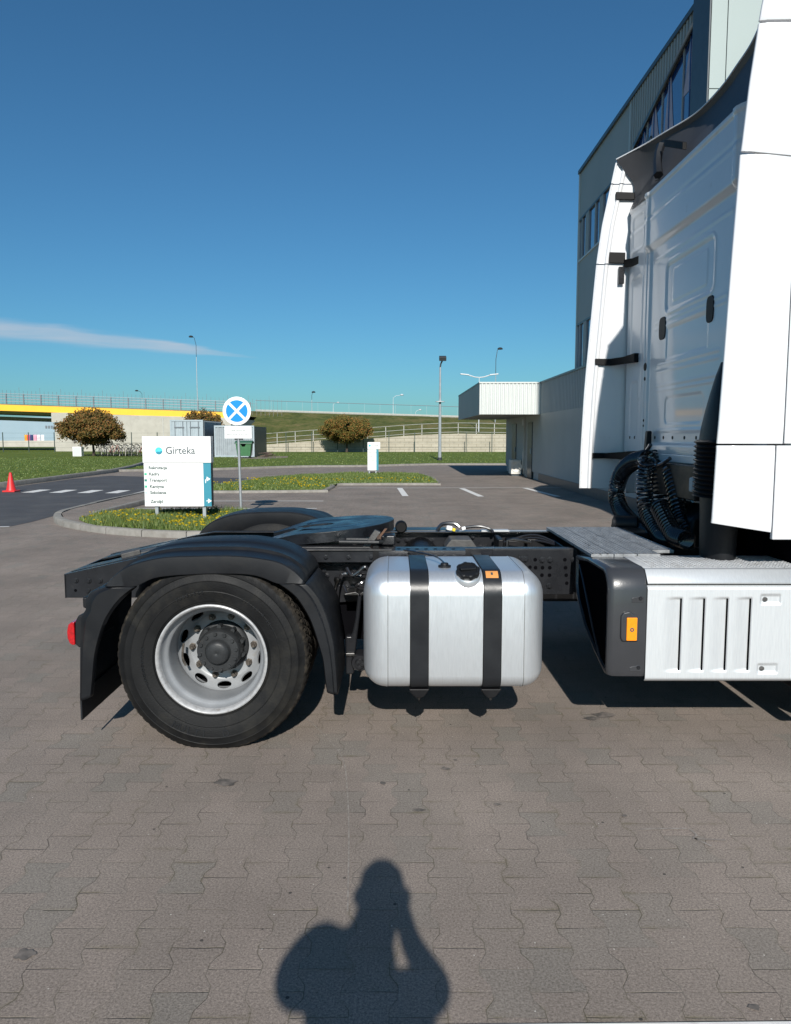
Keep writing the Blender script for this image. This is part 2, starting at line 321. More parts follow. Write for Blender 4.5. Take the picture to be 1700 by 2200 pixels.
    l.new(hgt, bp.inputs['Height']); l.new(bp.outputs[0], bs.inputs['Normal'])
    return m
M['paving'] = paver_mat()
M['asphalt'] = mat('asphalt', (.070, .070, .074), .85, c2=(.052, .052, .056), ns=1.5, bump=.3, bs=200, dirt=(.10, .098, .095), dlo=.52, dhi=.75, ds=.7)
M['marking'] = mat('road_marking_paint', (.74, .73, .70), .7, c2=(.62, .61, .58), ns=9, dirt=(.28, .26, .24), dlo=.58, dhi=.8, ds=7)
M['sand'] = mat('dry_soil', (.24, .20, .15), .95, c2=(.15, .12, .09), ns=6)

# ------------------------------------------------------------------ mesh building
ORG = {}
class MB:
    def __init__(s): s.v, s.f = [], []
    def add(s, vs, fs):
        o = len(s.v); s.v += [tuple(p) for p in vs]; s.f += [tuple(i + o for i in f) for f in fs]; return s
    def box(s, x0, x1, y0, y1, z0, z1):
        return s.add([(x, y, z) for x in (x0, x1) for y in (y0, y1) for z in (z0, z1)],
                     [(0, 1, 3, 2), (4, 6, 7, 5), (0, 4, 5, 1), (2, 3, 7, 6), (0, 2, 6, 4), (1, 5, 7, 3)])
    def obox(s, c, dx, dy, dz, rot):                      # oriented box about c
        mt = Matrix.Rotation(rot[0], 3, 'X') @ Matrix.Identity(3)
        mt = Matrix.Rotation(rot[2], 3, 'Z') @ Matrix.Rotation(rot[1], 3, 'Y') @ mt
        vs = [Vector(c) + mt @ Vector((x * dx / 2, y * dy / 2, z * dz / 2)) for x in (-1, 1) for y in (-1, 1) for z in (-1, 1)]
        return s.add(vs, [(0, 1, 3, 2), (4, 6, 7, 5), (0, 4, 5, 1), (2, 3, 7, 6), (0, 2, 6, 4), (1, 5, 7, 3)])
    def prism(s, poly, ax, a0, a1):
        n = len(poly)
        def q(p, a): return {'x': (a, p[0], p[1]), 'y': (p[0], a, p[1]), 'z': (p[0], p[1], a)}[ax]
        vs = [q(p, a0) for p in poly] + [q(p, a1) for p in poly]
        fs = [tuple(range(n)), tuple(range(2 * n - 1, n - 1, -1))] + [(i, (i + 1) % n, (i + 1) % n + n, i + n) for i in range(n)]
        return s.add(vs, fs)
    def grid(s, rows, close=False):
        n = len(rows[0]); vs = [p for r in rows for p in r]; fs = []
        for i in range(len(rows) - 1):
            for j in range(n if close else n - 1):
                k = (j + 1) % n; fs.append((i * n + j, i * n + k, (i + 1) * n + k, (i + 1) * n + j))
        return s.add(vs, fs)
    def tube(s, pts, r, n=8, caps=True):
        pts = [Vector(p) for p in pts]; rr = r if isinstance(r, (list, tuple)) else [r] * len(pts)
        rows = []; prev = None
        for i, p in enumerate(pts):
            t = (pts[min(i + 1, len(pts) - 1)] - pts[max(i - 1, 0)]).normalized()
            if prev is None: a = t.orthogonal().normalized()
            else:
                a = prev - t * prev.dot(t); a = a.normalized() if a.length > 1e-6 else t.orthogonal().normalized()
            prev = a; b = t.cross(a)
            rows.append([p + (a * math.cos(2 * PI * k / n) + b * math.sin(2 * PI * k / n)) * rr[i] for k in range(n)])
        o = len(s.v); s.grid(rows, True)
        if caps:
            s.f.append(tuple(o + k for k in range(n))); m0 = o + (len(rows) - 1) * n; s.f.append(tuple(m0 + n - 1 - k for k in range(n)))
        return s
    def cyl(s, a, b, r, n=16): return s.tube([a, b], r, n)
    def lathe(s, prof, c, ax='y', n=48, a0=0, a1=2 * PI):
        full = abs(a1 - a0 - 2 * PI) < 1e-6; cnt = n if full else n + 1; rows = []
        for (r, h) in prof:
            row = []
            for k in range(cnt):
                t = a0 + (a1 - a0) * k / n; x, z = r * math.cos(t), r * math.sin(t)
                if ax == 'y': row.append((c[0] + x, c[1] + h, c[2] + z))
                elif ax == 'z': row.append((c[0] + x, c[1] + z, c[2] + h))
                else: row.append((c[0] + h, c[1] + x, c[2] + z))
            rows.append(row)
        return s.grid(rows, full)
    def build(s, name, m, parent=None, origin=None, bevel=0, seg=2, ang=35, solid=0, flat=False, offset=-1):
        o3 = Vector(ORG[parent.name]) if parent else Vector(origin or (0, 0, 0))
        me = bpy.data.meshes.new(name); me.from_pydata([tuple(Vector(p) - o3) for p in s.v], [], s.f)
        bm = bmesh.new(); bm.from_mesh(me); bmesh.ops.remove_doubles(bm, verts=bm.verts, dist=1e-5)
        bmesh.ops.recalc_face_normals(bm, faces=bm.faces); bm.to_mesh(me); bm.free()
        if not flat:
            me.shade_smooth(); me.set_sharp_from_angle(angle=R(ang))
        me.materials.append(M[m] if isinstance(m, str) else m)
        o = bpy.data.objects.new(name, me); col.objects.link(o)
        if parent: o.parent = parent
        else: o.location = o3
        ORG[o.name] = tuple(o3)
        if solid:
            md = o.modifiers.new('solid', 'SOLIDIFY'); md.thickness = solid; md.offset = offset
        if bevel:
            md = o.modifiers.new('bevel', 'BEVEL'); md.width = bevel; md.segments = seg; md.limit_method = 'ANGLE'; md.angle_limit = R(40)
            md.harden_normals = True
        return o
    def build_each(s, name, m, parent, **k):
        par = list(range(len(s.v)))
        def fd(i):
            while par[i] != i: par[i] = par[par[i]]; i = par[i]
            return i
        for f in s.f:
            for q in f[1:]: par[fd(q)] = fd(f[0])
        gr = {}
        for f in s.f: gr.setdefault(fd(f[0]), []).append(f)
        for fs in gr.values():
            ids = sorted({q for f in fs for q in f}); mp = {q: i for i, q in enumerate(ids)}; m2 = MB(); m2.v = [s.v[q] for q in ids]; m2.f = [tuple(mp[q] for q in f) for f in fs]; o = m2.build(name, m, parent, **k)
        return o

def tag(o, label=None, cat=None, group=None, kind=None):
    if label: o['label'] = label
    if cat: o['category'] = cat
    if group: o['group'] = group
    if kind: o['kind'] = kind
    return o
def thing(name, loc, label, cat, group=None):
    o = bpy.data.objects.new(name, None); col.objects.link(o); o.location = loc; o.empty_display_size = .2
    ORG[o.name] = tuple(loc); return tag(o, label, cat, group)
def copy_tree(o, parent=None):
    c = o.copy(); col.objects.link(c)
    if parent: c.parent = parent
    for ch in list(o.children):
        copy_tree(ch, c)
    return c
def struct(mb, name, m, **k): return tag(mb.build(name, m, **k), kind='structure')
def text(body, size, loc, m, parent, name='lettering', depth=.002, rot=(R(90), 0, 0), align='LEFT', sx=1.0, fat=0.0):
    cu = bpy.data.curves.new(name, 'FONT'); cu.body = body; cu.size = size; cu.align_x = align; cu.extrude = depth; cu.resolution_u = 3; cu.offset = fat
    t = bpy.data.objects.new('tmp', cu); col.objects.link(t)
    dg = bpy.context.evaluated_depsgraph_get(); me = bpy.data.meshes.new_from_object(t.evaluated_get(dg)); bpy.data.objects.remove(t)
    o3 = Vector(ORG[parent.name]); mt = Matrix.Translation(Vector(loc) - o3) @ Matrix.Rotation(rot[2], 4, 'Z') @ Matrix.Rotation(rot[0], 4, 'X') @ Matrix.Diagonal((sx, 1, 1, 1))
    me.transform(mt); me.materials.clear(); me.materials.append(M[m]); me.name = name
    o = bpy.data.objects.new(name, me); col.objects.link(o); o.parent = parent; ORG[o.name] = tuple(o3); return o
def lerp(a, b, t): return a + (b - a) * t
def resample(pts, n):
    d = [0]
    for a, b in zip(pts, pts[1:]): d.append(d[-1] + math.dist(a, b))
    out = []
    for i in range(n):
        q = d[-1] * i / (n - 1); k = 0
        while k < len(pts) - 2 and d[k + 1] < q: k += 1
        t = (q - d[k]) / max(d[k + 1] - d[k], 1e-9); out.append(tuple(lerp(x, y, t) for x, y in zip(pts[k], pts[k + 1])))
    return out
def smooth(pts, n=4):                                    # Catmull-Rom through the points
    out = []; P_ = [pts[0]] + list(pts) + [pts[-1]]
    for i in range(1, len(P_) - 2):
        for k in range(n):
            t = k / n; a, b, c, d = P_[i - 1], P_[i], P_[i + 1], P_[i + 2]
            out.append(tuple(.5 * (2 * q + (r_ - p) * t + (2 * p - 5 * q + 4 * r_ - w) * t * t + (3 * q - p - 3 * r_ + w) * t ** 3) for p, q, r_, w in zip(a, b, c, d)))
    out.append(tuple(pts[-1])); return out

# ================================================================== THE SETTING
def poly_sheet(name, pts, z, m, kind='structure'):
    mb = MB(); mb.add([(x, y, z) for x, y in pts], [tuple(range(len(pts)))])
    bm_ = mb.build(name, m, flat=True); return tag(bm_, kind=kind)
struct(MB().add([(-3000, -3000, -.03), (3000, -3000, -.03), (3000, 3000, -.03), (-3000, 3000, -.03)], [(0, 1, 2, 3)]), 'ground', 'lawn', flat=True)
poly_sheet('paved_yard', [(-60, -25), (60, -25), (60, 62), (-9, 62), (-16, 62), (-60, 30)], 0, 'paving')
road = [(-60, 2), (-30, 8.2), (-6.93, 13.78), (-6.90, 14.6), (-6.97, 15.6), (-7.25, 17.2), (-7.13, 19.2), (-6.98, 21.3), (-6.7, 23.6), (-6.3, 25.6), (-5.6, 27.6),
        (-5.25, 29.2), (-6.3, 30.0), (-8.5, 30.7), (-10.2, 30.95), (-11.7, 31.6), (-12.3, 29.3), (-12.25, 24.4), (-60, 17)]
poly_sheet('road', road, .004, 'asphalt')

def marking(quads, name='road_marking'):
    mb = MB()
    for q in quads: mb.add([(x, y, .008) for x, y in q], [tuple(range(len(q)))])
    return struct(mb, name, 'marking', flat=True)
def strip(a, b, w):
    d = (Vector(b) - Vector(a)).normalized(); n = Vector((-d.y, d.x)) * w / 2
    return [tuple(Vector(a) - n), tuple(Vector(b) - n), tuple(Vector(b) + n), tuple(Vector(a) + n)]
for i in range(6):
    x = -10.77 + i * .835
    marking([[(x, 22.05 - i * .08), (x + .36, 22.05 - i * .08), (x + .33, 23.28 - i * .1), (x - .03, 23.28 - i * .1)]], 'crossing_stripe')
marking([strip((-1.79, 24.05), (9.5, 24.2), .09)], 'parking_line')
for a, b in (((0.13, 24.0), (.27, 20.75)), ((2.06, 23.9), (2.30, 20.6)), ((4.05, 24.0), (4.36, 20.6))):
    marking([strip(a, b, .17)], 'parking_line')
for y, x1 in ((19.16, -1.80), (17.18, -1.765)): marking([strip((-5.8, y), (x1, y), .11)], 'parking_line')
marking([strip((.12, 1.95), (3.2, 1.99), .035)], 'parking_line')

marking([strip((-60, 1.8), (-6.93, 13.70), .10)], 'flush_kerb')
M['chalk'] = mat('scuff_mark', (.27, .245, .22), .9, c2=(.185, .162, .143), ns=30, nlo=.42, nhi=.58)
M['stain'] = mat('oil_stain', (.075, .068, .062), .8, c2=(.175, .152, .134), ns=14, nlo=.4, nhi=.6)
def thin(pts, w, name='scuff_mark', m='chalk', z=.003):
    pts = smooth(pts, 6); q = offset_path(pts, w); return tag(MB().grid([[(a[0], a[1], z), (b[0], b[1], z)] for a, b in zip(pts, q)]).build(name, m, flat=True), kind='structure')
def blot(x, y, r, sx, name='oil_stain', m='stain', z=.0035, n=26):
    pts = []
    for k in range(n):
        a = 2 * PI * k / n; q = r * (.62 + .75 * abs(noise.noise((x * 5 + math.cos(a) * 1.1, y * 5 + math.sin(a) * 1.1, r * 30)))); pts.append((x + q * sx * math.cos(a), y + q * math.sin(a)))
    return poly_sheet(name, pts, z, m)
def offset_path(pts, w):
    out = []
    for i, p in enumerate(pts):
        a = Vector(pts[max(i - 1, 0)]); b = Vector(pts[min(i + 1, len(pts) - 1)]); d = (b - a)
        d = d.normalized() if d.length > 0 else Vector((1, 0)); out.append((p[0] - d.y * w, p[1] + d.x * w))
    return out
def kerb(name, pts, w=.14, h=.11, sm=4, joint=0):
    pts = smooth(pts, sm) if sm else pts
    if joint:
        L_ = sum(math.dist(a, b) for a, b in zip(pts, pts[1:])); n = max(1, round(L_ / joint)); fine = resample(pts, n * 6 + 1); inn = offset_path(fine, w); mb = MB()
        for i in range(n):
            rows = []; dz = random.uniform(-.004, .004)
            for q in range(7):
                a, b = fine[i * 6 + q], inn[i * 6 + q]; c_, d_ = (fine[i * 6 + q + 1], inn[i * 6 + q + 1]) if q == 0 else (fine[i * 6 + q - 1], inn[i * 6 + q - 1]); e = .012 if q in (0, 6) else 0
                a = (lerp(a[0], c_[0], e * 6), lerp(a[1], c_[1], e * 6)); b = (lerp(b[0], d_[0], e * 6), lerp(b[1], d_[1], e * 6)); hh = h + dz
                rows.append([(a[0], a[1], -.02), (a[0], a[1], hh - .02), (lerp(a[0], b[0], .14), lerp(a[1], b[1], .14), hh), (b[0], b[1], hh), (b[0], b[1], -.02)])
            mb.grid(rows); k = len(mb.v); mb.f.append(tuple(range(k - 35, k - 30))); mb.f.append(tuple(range(k - 1, k - 6, -1)))
        MB().grid([[(a[0], a[1], -.02), (lerp(a[0], b[0], .1), lerp(a[1], b[1], .1), h - .03), (b[0], b[1], h - .03)] for a, b in zip(fine, inn)]).build('kerb_bedding', 'cast_grey')['kind'] = 'structure'
        return struct(mb, name, 'kerb', ang=50)
    inn = offset_path(pts, w)
    mb = MB(); rows = []
    for i, (a, b) in enumerate(zip(pts, inn)):
        rows.append([(a[0], a[1], -.02), (a[0], a[1], h - .02), (lerp(a[0], b[0], .14), lerp(a[1], b[1], .14), h), (b[0], b[1], h), (b[0], b[1], -.02)])
    mb.grid(rows)
    return struct(mb, name, 'kerb', ang=50)
thin([(-.509, 4.286), (-.377, 4.011), (-.27, 3.74), (-.224, 3.383), (-.192, 2.972), (-.167, 2.482)], .006)
thin([(1.01, 3.03), (1.10, 3.035), (1.205, 3.035)], .010); thin([(1.212, 3.035), (1.222, 2.99), (1.205, 2.965), (1.25, 2.90)], .009); thin([(1.20, 2.955), (1.327, 2.943)], .012)
thin([(-1.55, 3.9), (-1.35, 3.88)], .008); thin([(-1.75, 4.65), (-1.6, 4.70)], .008); thin([(.33, 3.66), (.50, 3.66)], .006)
for x, y, r, q in ((1.221, 4.345, .055, 1.6), (1.13, 4.29, .035, 1.6), (-.798, 3.468, .055, 1.1), (-1.161, 2.264, .032, 1.3), (.24, 3.62, .02, 1.2), (.10, 3.2, .018, 1.6), (.98, 3.15, .013, 1.3), (1.02, 2.04, .015, 1.5), (-.06, 3.46, .016, 1.2), (.45, 3.25, .014, 1.4), (.30, 3.72, .012, 1)): blot(x, y, r, q)
# near island with the directory sign
k1 = [(-6.98, 17.6), (-6.95, 16.2), (-6.78, 15.2), (-6.25, 14.1), (-5.5, 13.25), (-4.6, 12.58), (-3.6, 12.2), (-2.6, 12.15), (-1.9, 12.4), (-1.6, 13.0), (-1.8, 14.2), (-2.4, 15.2), (-3.3, 15.75)]
kerb('kerb', k1, joint=.8)
poly_sheet('island_pavement', [(-6.83, 21.0), (-6.84, 17.6), (-6.82, 16.2), (-6.66, 15.25), (-6.15, 14.2), (-5.42, 13.38), (-4.9, 13.0), (-5.2, 13.5), (-5.8, 14.0), (-6.0, 15.3), (-5.95, 21.0)], .095, 'paving')
kerb('kerb', [(-5.95, 21.2), (-5.98, 15.4), (-4.9, 15.55), (-3.3, 15.75)], sm=0, w=-.12)
kerb('kerb', [(-6.97, 21.4), (-7.05, 19.3), (-7.05, 17.6)], w=.12, h=.1, sm=3)
g1p = [(-5.80, 14.0), (-5.45, 13.45), (-5.1, 13.0), (-4.6, 12.76), (-3.6, 12.38), (-2.6, 12.33), (-2.05, 12.5), (-1.8, 13.0), (-1.95, 14.1), (-2.55, 15.0), (-3.35, 15.5), (-4.9, 15.38), (-5.80, 15.2)]
poly_sheet('flower_bed_soil', g1p, .10, 'lawn')
# middle island
g2 = [(-6.6, 22.2), (-4.68, 22.05), (-2.1, 22.35), (-2.0, 24.6), (-1.85, 25.55), (1.46, 25.62), (1.40, 28.0), (1.27, 30.2), (.95, 32.2), (0.4, 32.9), (-2.1, 32.9), (-4.0, 31.3), (-5.05, 28.8), (-5.5, 26.0), (-6.2, 24.0)]
poly_sheet('island_lawn', g2, .065, 'lawn')
kerb('kerb', [(-6.7, 22.0), (-4.68, 21.9), (-2.2, 22.2), (-2.0, 22.4), (-1.92, 24.4), (-1.75, 25.42), (1.5, 25.48)], sm=2, h=.07)
kerb('kerb', [(1.5, 25.48), (1.52, 28.0), (1.40, 30.3), (1.05, 32.3), (.45, 33.05), (-2.1, 33.05), (-4.1, 31.45), (-5.2, 28.9), (-5.65, 26.0), (-6.35, 24.0), (-6.7, 22.0)], sm=3, h=.07)
# left and far lawns
gl = [(-60, 17.5), (-30, 21.6), (-12.5, 24.9), (-12.6, 27.4), (-12.65, 30.2), (-12.75, 34.2), (-13.4, 39), (-14.7, 45), (-16.3, 52), (-17.0, 58.3), (-60, 58.3)]
gl = [(-60, 17.1), (-30, 20.7), (-14.2, 23.0), (-12.95, 23.5), (-12.6, 24.4), (-12.52, 25.2), (-12.55, 27.4), (-12.62, 30.2), (-12.7, 34.2), (-13.4, 39), (-14.7, 45), (-17.6, 56), (-18, 100), (-60, 100)]
poly_sheet('left_lawn', gl, .06, 'lawn')
kerb('kerb', [(-60, 17.0), (-30, 20.6), (-14.2, 22.9), (-12.9, 23.4), (-12.5, 24.3), (-12.42, 25.2), (-12.45, 27.4), (-12.5, 30.2), (-12.55, 34.2), (-13.25, 39), (-14.55, 45), (-17.4, 56)], sm=0, w=.16, h=.16)
gf = [(-13.5, 35.2), (-8.74, 37), (-5.07, 40.2), (-1.6, 41.0), (2.0, 43.4), (6.2, 43.6), (24, 43.6), (24, 100), (-13.8, 100)]
poly_sheet('far_lawn', gf, .06, 'lawn')
kerb('kerb', [(-13.6, 35.0), (-8.74, 36.8), (-5.07, 40.0), (-1.6, 40.8), (2.0, 43.2), (6.2, 43.4), (24, 43.4)], sm=3, w=.18, h=.10)
poly_sheet('sandy_patch', [(-11.5, 54.5), (-9.4, 53.0), (-7.8, 55.6), (-8.4, 60.5), (-10.2, 61.5), (-12.2, 59)], .066, 'sand')

# grass and dandelions near the sign: nobody could count them
def in_poly(x, y, p):
    c = False; j = len(p) - 1
    for i in range(len(p)):
        if (p[i][1] > y) != (p[j][1] > y) and x < (p[j][0] - p[i][0]) * (y - p[i][1]) / (p[j][1] - p[i][1]) + p[i][0]: c = not c
        j = i
    return c
def blades(name, poly, n, h0, h1, w, z0, m='grass_blade', bound=None):
    xs = [p[0] for p in poly]; ys = [p[1] for p in poly]; b = bound or (min(xs), max(xs), min(ys), max(ys)); mb = MB(); k = 0
    while k < n:
        x, y = random.uniform(b[0], b[1]), random.uniform(b[2], b[3])
        if not in_poly(x, y, poly): continue
        k += 1
        q = .6 + .8 * max(0, min(1, .5 + noise.noise((x * 1.3, y * .9, 2)) * 1.2))
        h = random.uniform(h0, h1) * q; a = random.uniform(0, PI); dx, dy = math.cos(a) * w / 2, math.sin(a) * w / 2
        lx, ly = random.uniform(-.5, .5) * h, random.uniform(-.5, .5) * h
        mb.add([(x - dx, y - dy, z0), (x + dx, y + dy, z0), (x + lx, y + ly, z0 + h)], [(0, 1, 2)])
    o = mb.build(name, m, flat=True); return tag(o, kind='stuff')
tag(blades('island_grass', g1p, 15000, .04, .13, .016, .098), 'long green grass of the flower bed under the large directory sign', 'grass')
tag(blades('middle_grass', g2, 15000, .03, .07, .03, .063), 'short grass on the kerbed island in front of the small directory sign', 'grass')
tag(blades('lawn_grass', [(-24, 22.6), (-12.6, 24.95), (-12.7, 34.2), (-14.7, 45), (-17.5, 56), (-40, 56)], 12000, .02, .06, .05, .058), 'mown grass of the lawn left of the road', 'grass')
tag(blades('verge_grass', [(-13.4, 35.6), (-8.74, 37.2), (-5.07, 40.5), (-1.6, 41.3), (2.0, 43.6), (14, 43.8), (14, 76), (-13.6, 70)], 9000, .02, .06, .07, .058), 'grass verge beyond the far kerb', 'grass')
def flowers(name, poly, n, r, z, bound=None, dens=None):
    xs = [p[0] for p in poly]; ys = [p[1] for p in poly]; b = bound or (min(xs), max(xs), min(ys), max(ys)); mb = MB(); k = 0
    while k < n:
        x, y = random.uniform(b[0], b[1]), random.uniform(b[2], b[3])
        if not in_poly(x, y, poly) or (dens and random.random() > dens(x, y)): continue
        k += 1; rr = r * random.uniform(.6, 1.15); zz = z + random.uniform(-.02, .05)
        tl = random.uniform(.2, .9); t0 = random.uniform(0, 6)
        top = []
        for q in range(7): 
            a = t0 + q * 2 * PI / 7; top.append((x + rr * math.cos(a), y + rr * math.sin(a) * .8 + 0, zz + rr * math.sin(a) * -tl * .7))
        mb.add(top + [(x, y, zz - rr * .6)], [tuple(range(7))] + [(q, 7, (q + 1) % 7) for q in range(7)])
    return tag(mb.build(name, 'dandelion', flat=True), kind='stuff')
tag(flowers('dandelions', g1p, 420, .027, .16, dens=lambda x, y: max(.05, min(1, .45 + noise.noise((x * 2.2, y * 1.6, 5)) * 1.8))), 'yellow dandelions thick in the grass under the large directory sign', 'flowers')
tag(flowers('dandelions', g2, 260, .032, .13, bound=(-6.4, 1.4, 22.1, 28), dens=lambda x, y: max(.03, min(1, .3 + noise.noise((x * .8, y * .8, 9)) * 2))), 'sparse yellow dandelions on the middle island', 'flowers')

# ------------------------------------------------------------------ trees
def tree(name, x, y, h0, h1, rx, ry, m, label, n=5200, trunk=.10, lobes=52, seed=1, leaf=.12):
    rnd = random.Random(seed); t = thing(name, (x, y, 0), label, 'tree', 'globe trees on the lawns')
    cz = (h0 + h1) / 2; rz = (h1 - h0) / 2
    mb = MB(); mb.tube([(x, y, 0), (x + .03, y, h0 * .6), (x, y, h0 + .2), (x + .02, y, cz + .2)], [trunk * 1.3, trunk, trunk * .9, trunk * .45], 8)
    for k in range(13):
        a = rnd.uniform(0, 2 * PI); e = rnd.uniform(.15, .95); q = rnd.uniform(.55, .9)
        p0 = Vector((x, y, h0 + rnd.uniform(0, .5))); p2 = Vector((x + math.cos(a) * rx * q, y + math.sin(a) * ry * q, cz - rz * .3 + e * rz * .9))
        p1 = p0.lerp(p2, .5) + Vector((0, 0, .12)); mb.tube([p0, p1, p2], [trunk * .5, trunk * .3, trunk * .1], 5)
    mb.build('trunk', 'bark', t)
    cl = []
    for k in range(lobes * 5):
        d = Vector((rnd.gauss(0, 1), rnd.gauss(0, 1), rnd.gauss(0, 1))).normalized(); q = rnd.uniform(.5, 1.0) if d.z > -.5 else rnd.uniform(.3, .95)
        low = .92 if d.z < 0 else 1.0
        cl.append((Vector((x + d.x * rx * q, y + d.y * ry * q, cz + d.z * rz * q * low)), rnd.uniform(.16, .34) * rx * .62))
    mb = MB()
    for k in range(n):
        c, s = rnd.choice(cl); d = Vector((rnd.gauss(0, 1), rnd.gauss(0, 1), rnd.gauss(0, .8))); d = d.normalized() * s * rnd.random() ** .4
        p = c + d; a = Vector((rnd.gauss(0, 1), rnd.gauss(0, 1), rnd.gauss(0, 1))).normalized(); b = a.orthogonal().normalized(); l = leaf * rnd.uniform(.6, 1.3)
        mb.add([p - a * l / 2, p + b * l * .32, p + a * l / 2, p - b * l * .32], [(0, 1, 2, 3)])
    mb.build('crown', m, t, flat=True); return t
tree('bronze_tree', -24.1, 61.5, .75, 3.55, 2.55, 2.4, 'leaf_bronze', 'wide bronze globe tree in front of the pale bridge abutment', seed=3, n=34000, leaf=.15)
tree('bronze_tree', -4.75, 75, .95, 3.5, 2.5, 2.3, 'leaf_olive', 'olive and orange globe tree standing before the low retaining wall', seed=8, n=34000, leaf=.15)
tree('bronze_tree', -17.6, 71, 1.2, 4.0, 1.9, 1.9, 'leaf_bronze', 'bronze tree mostly hidden behind the round sign and the containers', seed=12, n=9000, leaf=.16)

# ------------------------------------------------------------------ embankment, retaining wall, bridge
emb = [(-90, 80, 79, 5.2), (-45, 80, 79, 5.0), (-21, 80, 79, 4.85)]
rows = []
xs = [-19.5, -17, -14, -11.5, -8, -4, 0, 4, 8, 12, 17, 25, 40, 70, 120, 200]
def emb_top(x): return 4.62 - .031 * (x + 10.3) if x > -18 else 4.85
def wall_top(x):
    pts = [(-20, .5), (-13.6, .75), (-7.5, 1.21), (-2.2, 1.40), (1.9, 1.72), (6, 1.88), (11, 1.81), (30, 1.7), (200, 1.2)]
    for a, b in zip(pts, pts[1:]):
        if a[0] <= x <= b[0]: return lerp(a[1], b[1], (x - a[0]) / (b[0] - a[0]))
    return pts[-1][1]
sl = []
for x in [i * 1.0 - 19.5 for i in range(0, 160)]:
    r_ = []
    for k in range(13):
        q = k / 12; y = lerp(79.6, 100, q); z = lerp(wall_top(x) - .35, emb_top(x), q ** .95)
        if 0 < k < 12: z += noise.noise((x * .35, y * .35, 0)) * .25
        r_.append((x, y, z))
    r_.append((x, 116, emb_top(x) - .05)); r_.append((x, 140, emb_top(x) - 4.5)); sl.append(r_)
struct(MB().grid(sl), 'embankment', 'bank')
mb = MB()
for a, b in zip([i * 2.0 - 19.5 for i in range(0, 60)], [i * 2.0 - 17.5 for i in range(0, 60)]):
    ya, yb = 76 + .2 * math.sin(a), 76 + .2 * math.sin(b)
    mb.add([(a, 77.2, 0), (b, 77.2, 0), (b, 77.2, wall_top(b)), (a, 77.2, wall_top(a)), (a, 79.5, wall_top(a)), (b, 79.5, wall_top(b))], [(0, 1, 2, 3), (3, 2, 5, 4)])
# block courses as shallow grooves in the material
wm = mat('retaining_blocks', (.46, .42, .335), .9, c2=(.39, .355, .28), ns=.8, dirt=(.30, .27, .215), dlo=.55, dhi=.75, ds=1.2)
n_, l_ = wm.node_tree.nodes, wm.node_tree.links; bk = n_.new('ShaderNodeTexBrick'); tc_ = n_.new('ShaderNodeTexCoord'); mp_ = n_.new('ShaderNodeMapping'); mp_.inputs['Rotation'].default_value = (R(90), 0, 0)
l_.new(tc_.outputs['Object'], mp_.inputs[0]); l_.new(mp_.outputs[0], bk.inputs['Vector']); bk.inputs['Scale'].default_value = 1.0; bk.inputs['Brick Width'].default_value = .9; bk.inputs['Row Height'].default_value = .28; bk.inputs['Mortar Size'].default_value = .02
mxx = n_.new('ShaderNodeMixRGB'); mxx.blend_type = 'MULTIPLY'; mxx.inputs[0].default_value = 1
src = n_['Principled BSDF'].inputs['Base Color'].links[0].from_socket
bk.inputs['Color1'].default_value = (1, 1, 1, 1); bk.inputs['Color2'].default_value = (.92, .92, .92, 1); bk.inputs['Mortar'].default_value = (.62, .60, .56, 1)
l_.new(src, mxx.inputs[1]); l_.new(bk.outputs['Color'], mxx.inputs[2]); l_.new(mxx.outputs[0], n_['Principled BSDF'].inputs['Base Color'])
M['ret'] = wm
tag(mb.build('retaining_wall', 'ret', origin=(0, 77.2, 0), flat=True), 'low beige block retaining wall along the foot of the grass embankment', 'wall')
rl = thing('wall_railing', (-13, 79, 0), 'pale metal railing with three bars running on top of the retaining wall', 'railing')
mb = MB(); x = -19.5; px = []
while x < 60: px.append(x); x += 1.85
for x in px: mb.box(x - .03, x + .03, 78.95, 79.01, wall_top(x) - .1, wall_top(x) + 1.12)
mb.build_each('post', 'rail_pale', rl)
mb = MB()
for h in (1.10, .62, .18):
    mb.tube([(x, 78.9, wall_top(x) + h) for x in px], .020, 6)
mb.build('bars', 'rail_pale', rl)
fc = thing('mesh_fence', (0, 75.6, 0), 'thin dark green wire fence with slim posts in front of the retaining wall', 'fence')
mb = MB(); fx = [-46 + i * 2.52 for i in range(0, 36)]
for x in fx: mb.box(x - .035, x + .035, 75.57, 75.63, 0, 2.0)
mb.build_each('post', 'fence_green', fc)
mb = MB()
for h in (.06, .5, 1.0, 1.45, 1.93):
    mb.tube([(fx[0], 75.6, h), (fx[-1], 75.6, h)], .008, 4)
mb.build('wires', 'fence_green', fc)
# barrier and cable rail on the crest of the embankment
cr = thing('crest_barrier', (0, 100, 4), 'pale concrete edge with a thin handrail along the crest of the embankment', 'barrier')
mb = MB(); cx = [-18 + i * 4.0 for i in range(0, 40)]
rw = [[(x, 99.7, emb_top(x) - .2), (x, 99.7, emb_top(x) + .20), (x, 100.1, emb_top(x) + .20)] for x in cx]
mb.grid(rw); mb.build('edge_beam', 'rail_pale', cr, solid=.1)
mb = MB(); mb.tube([(x, 99.9, emb_top(x) + 1.35) for x in cx], .035, 5); mb.build('handrail', 'rail_grey', cr)
mb = MB()
for x in [-18 + i * 2.0 for i in range(0, 78)]: mb.tube([(x, 99.9, emb_top(x) + .2), (x, 99.9, emb_top(x) + 1.35)], .012, 4)
mb.build_each('post', 'galv', cr)
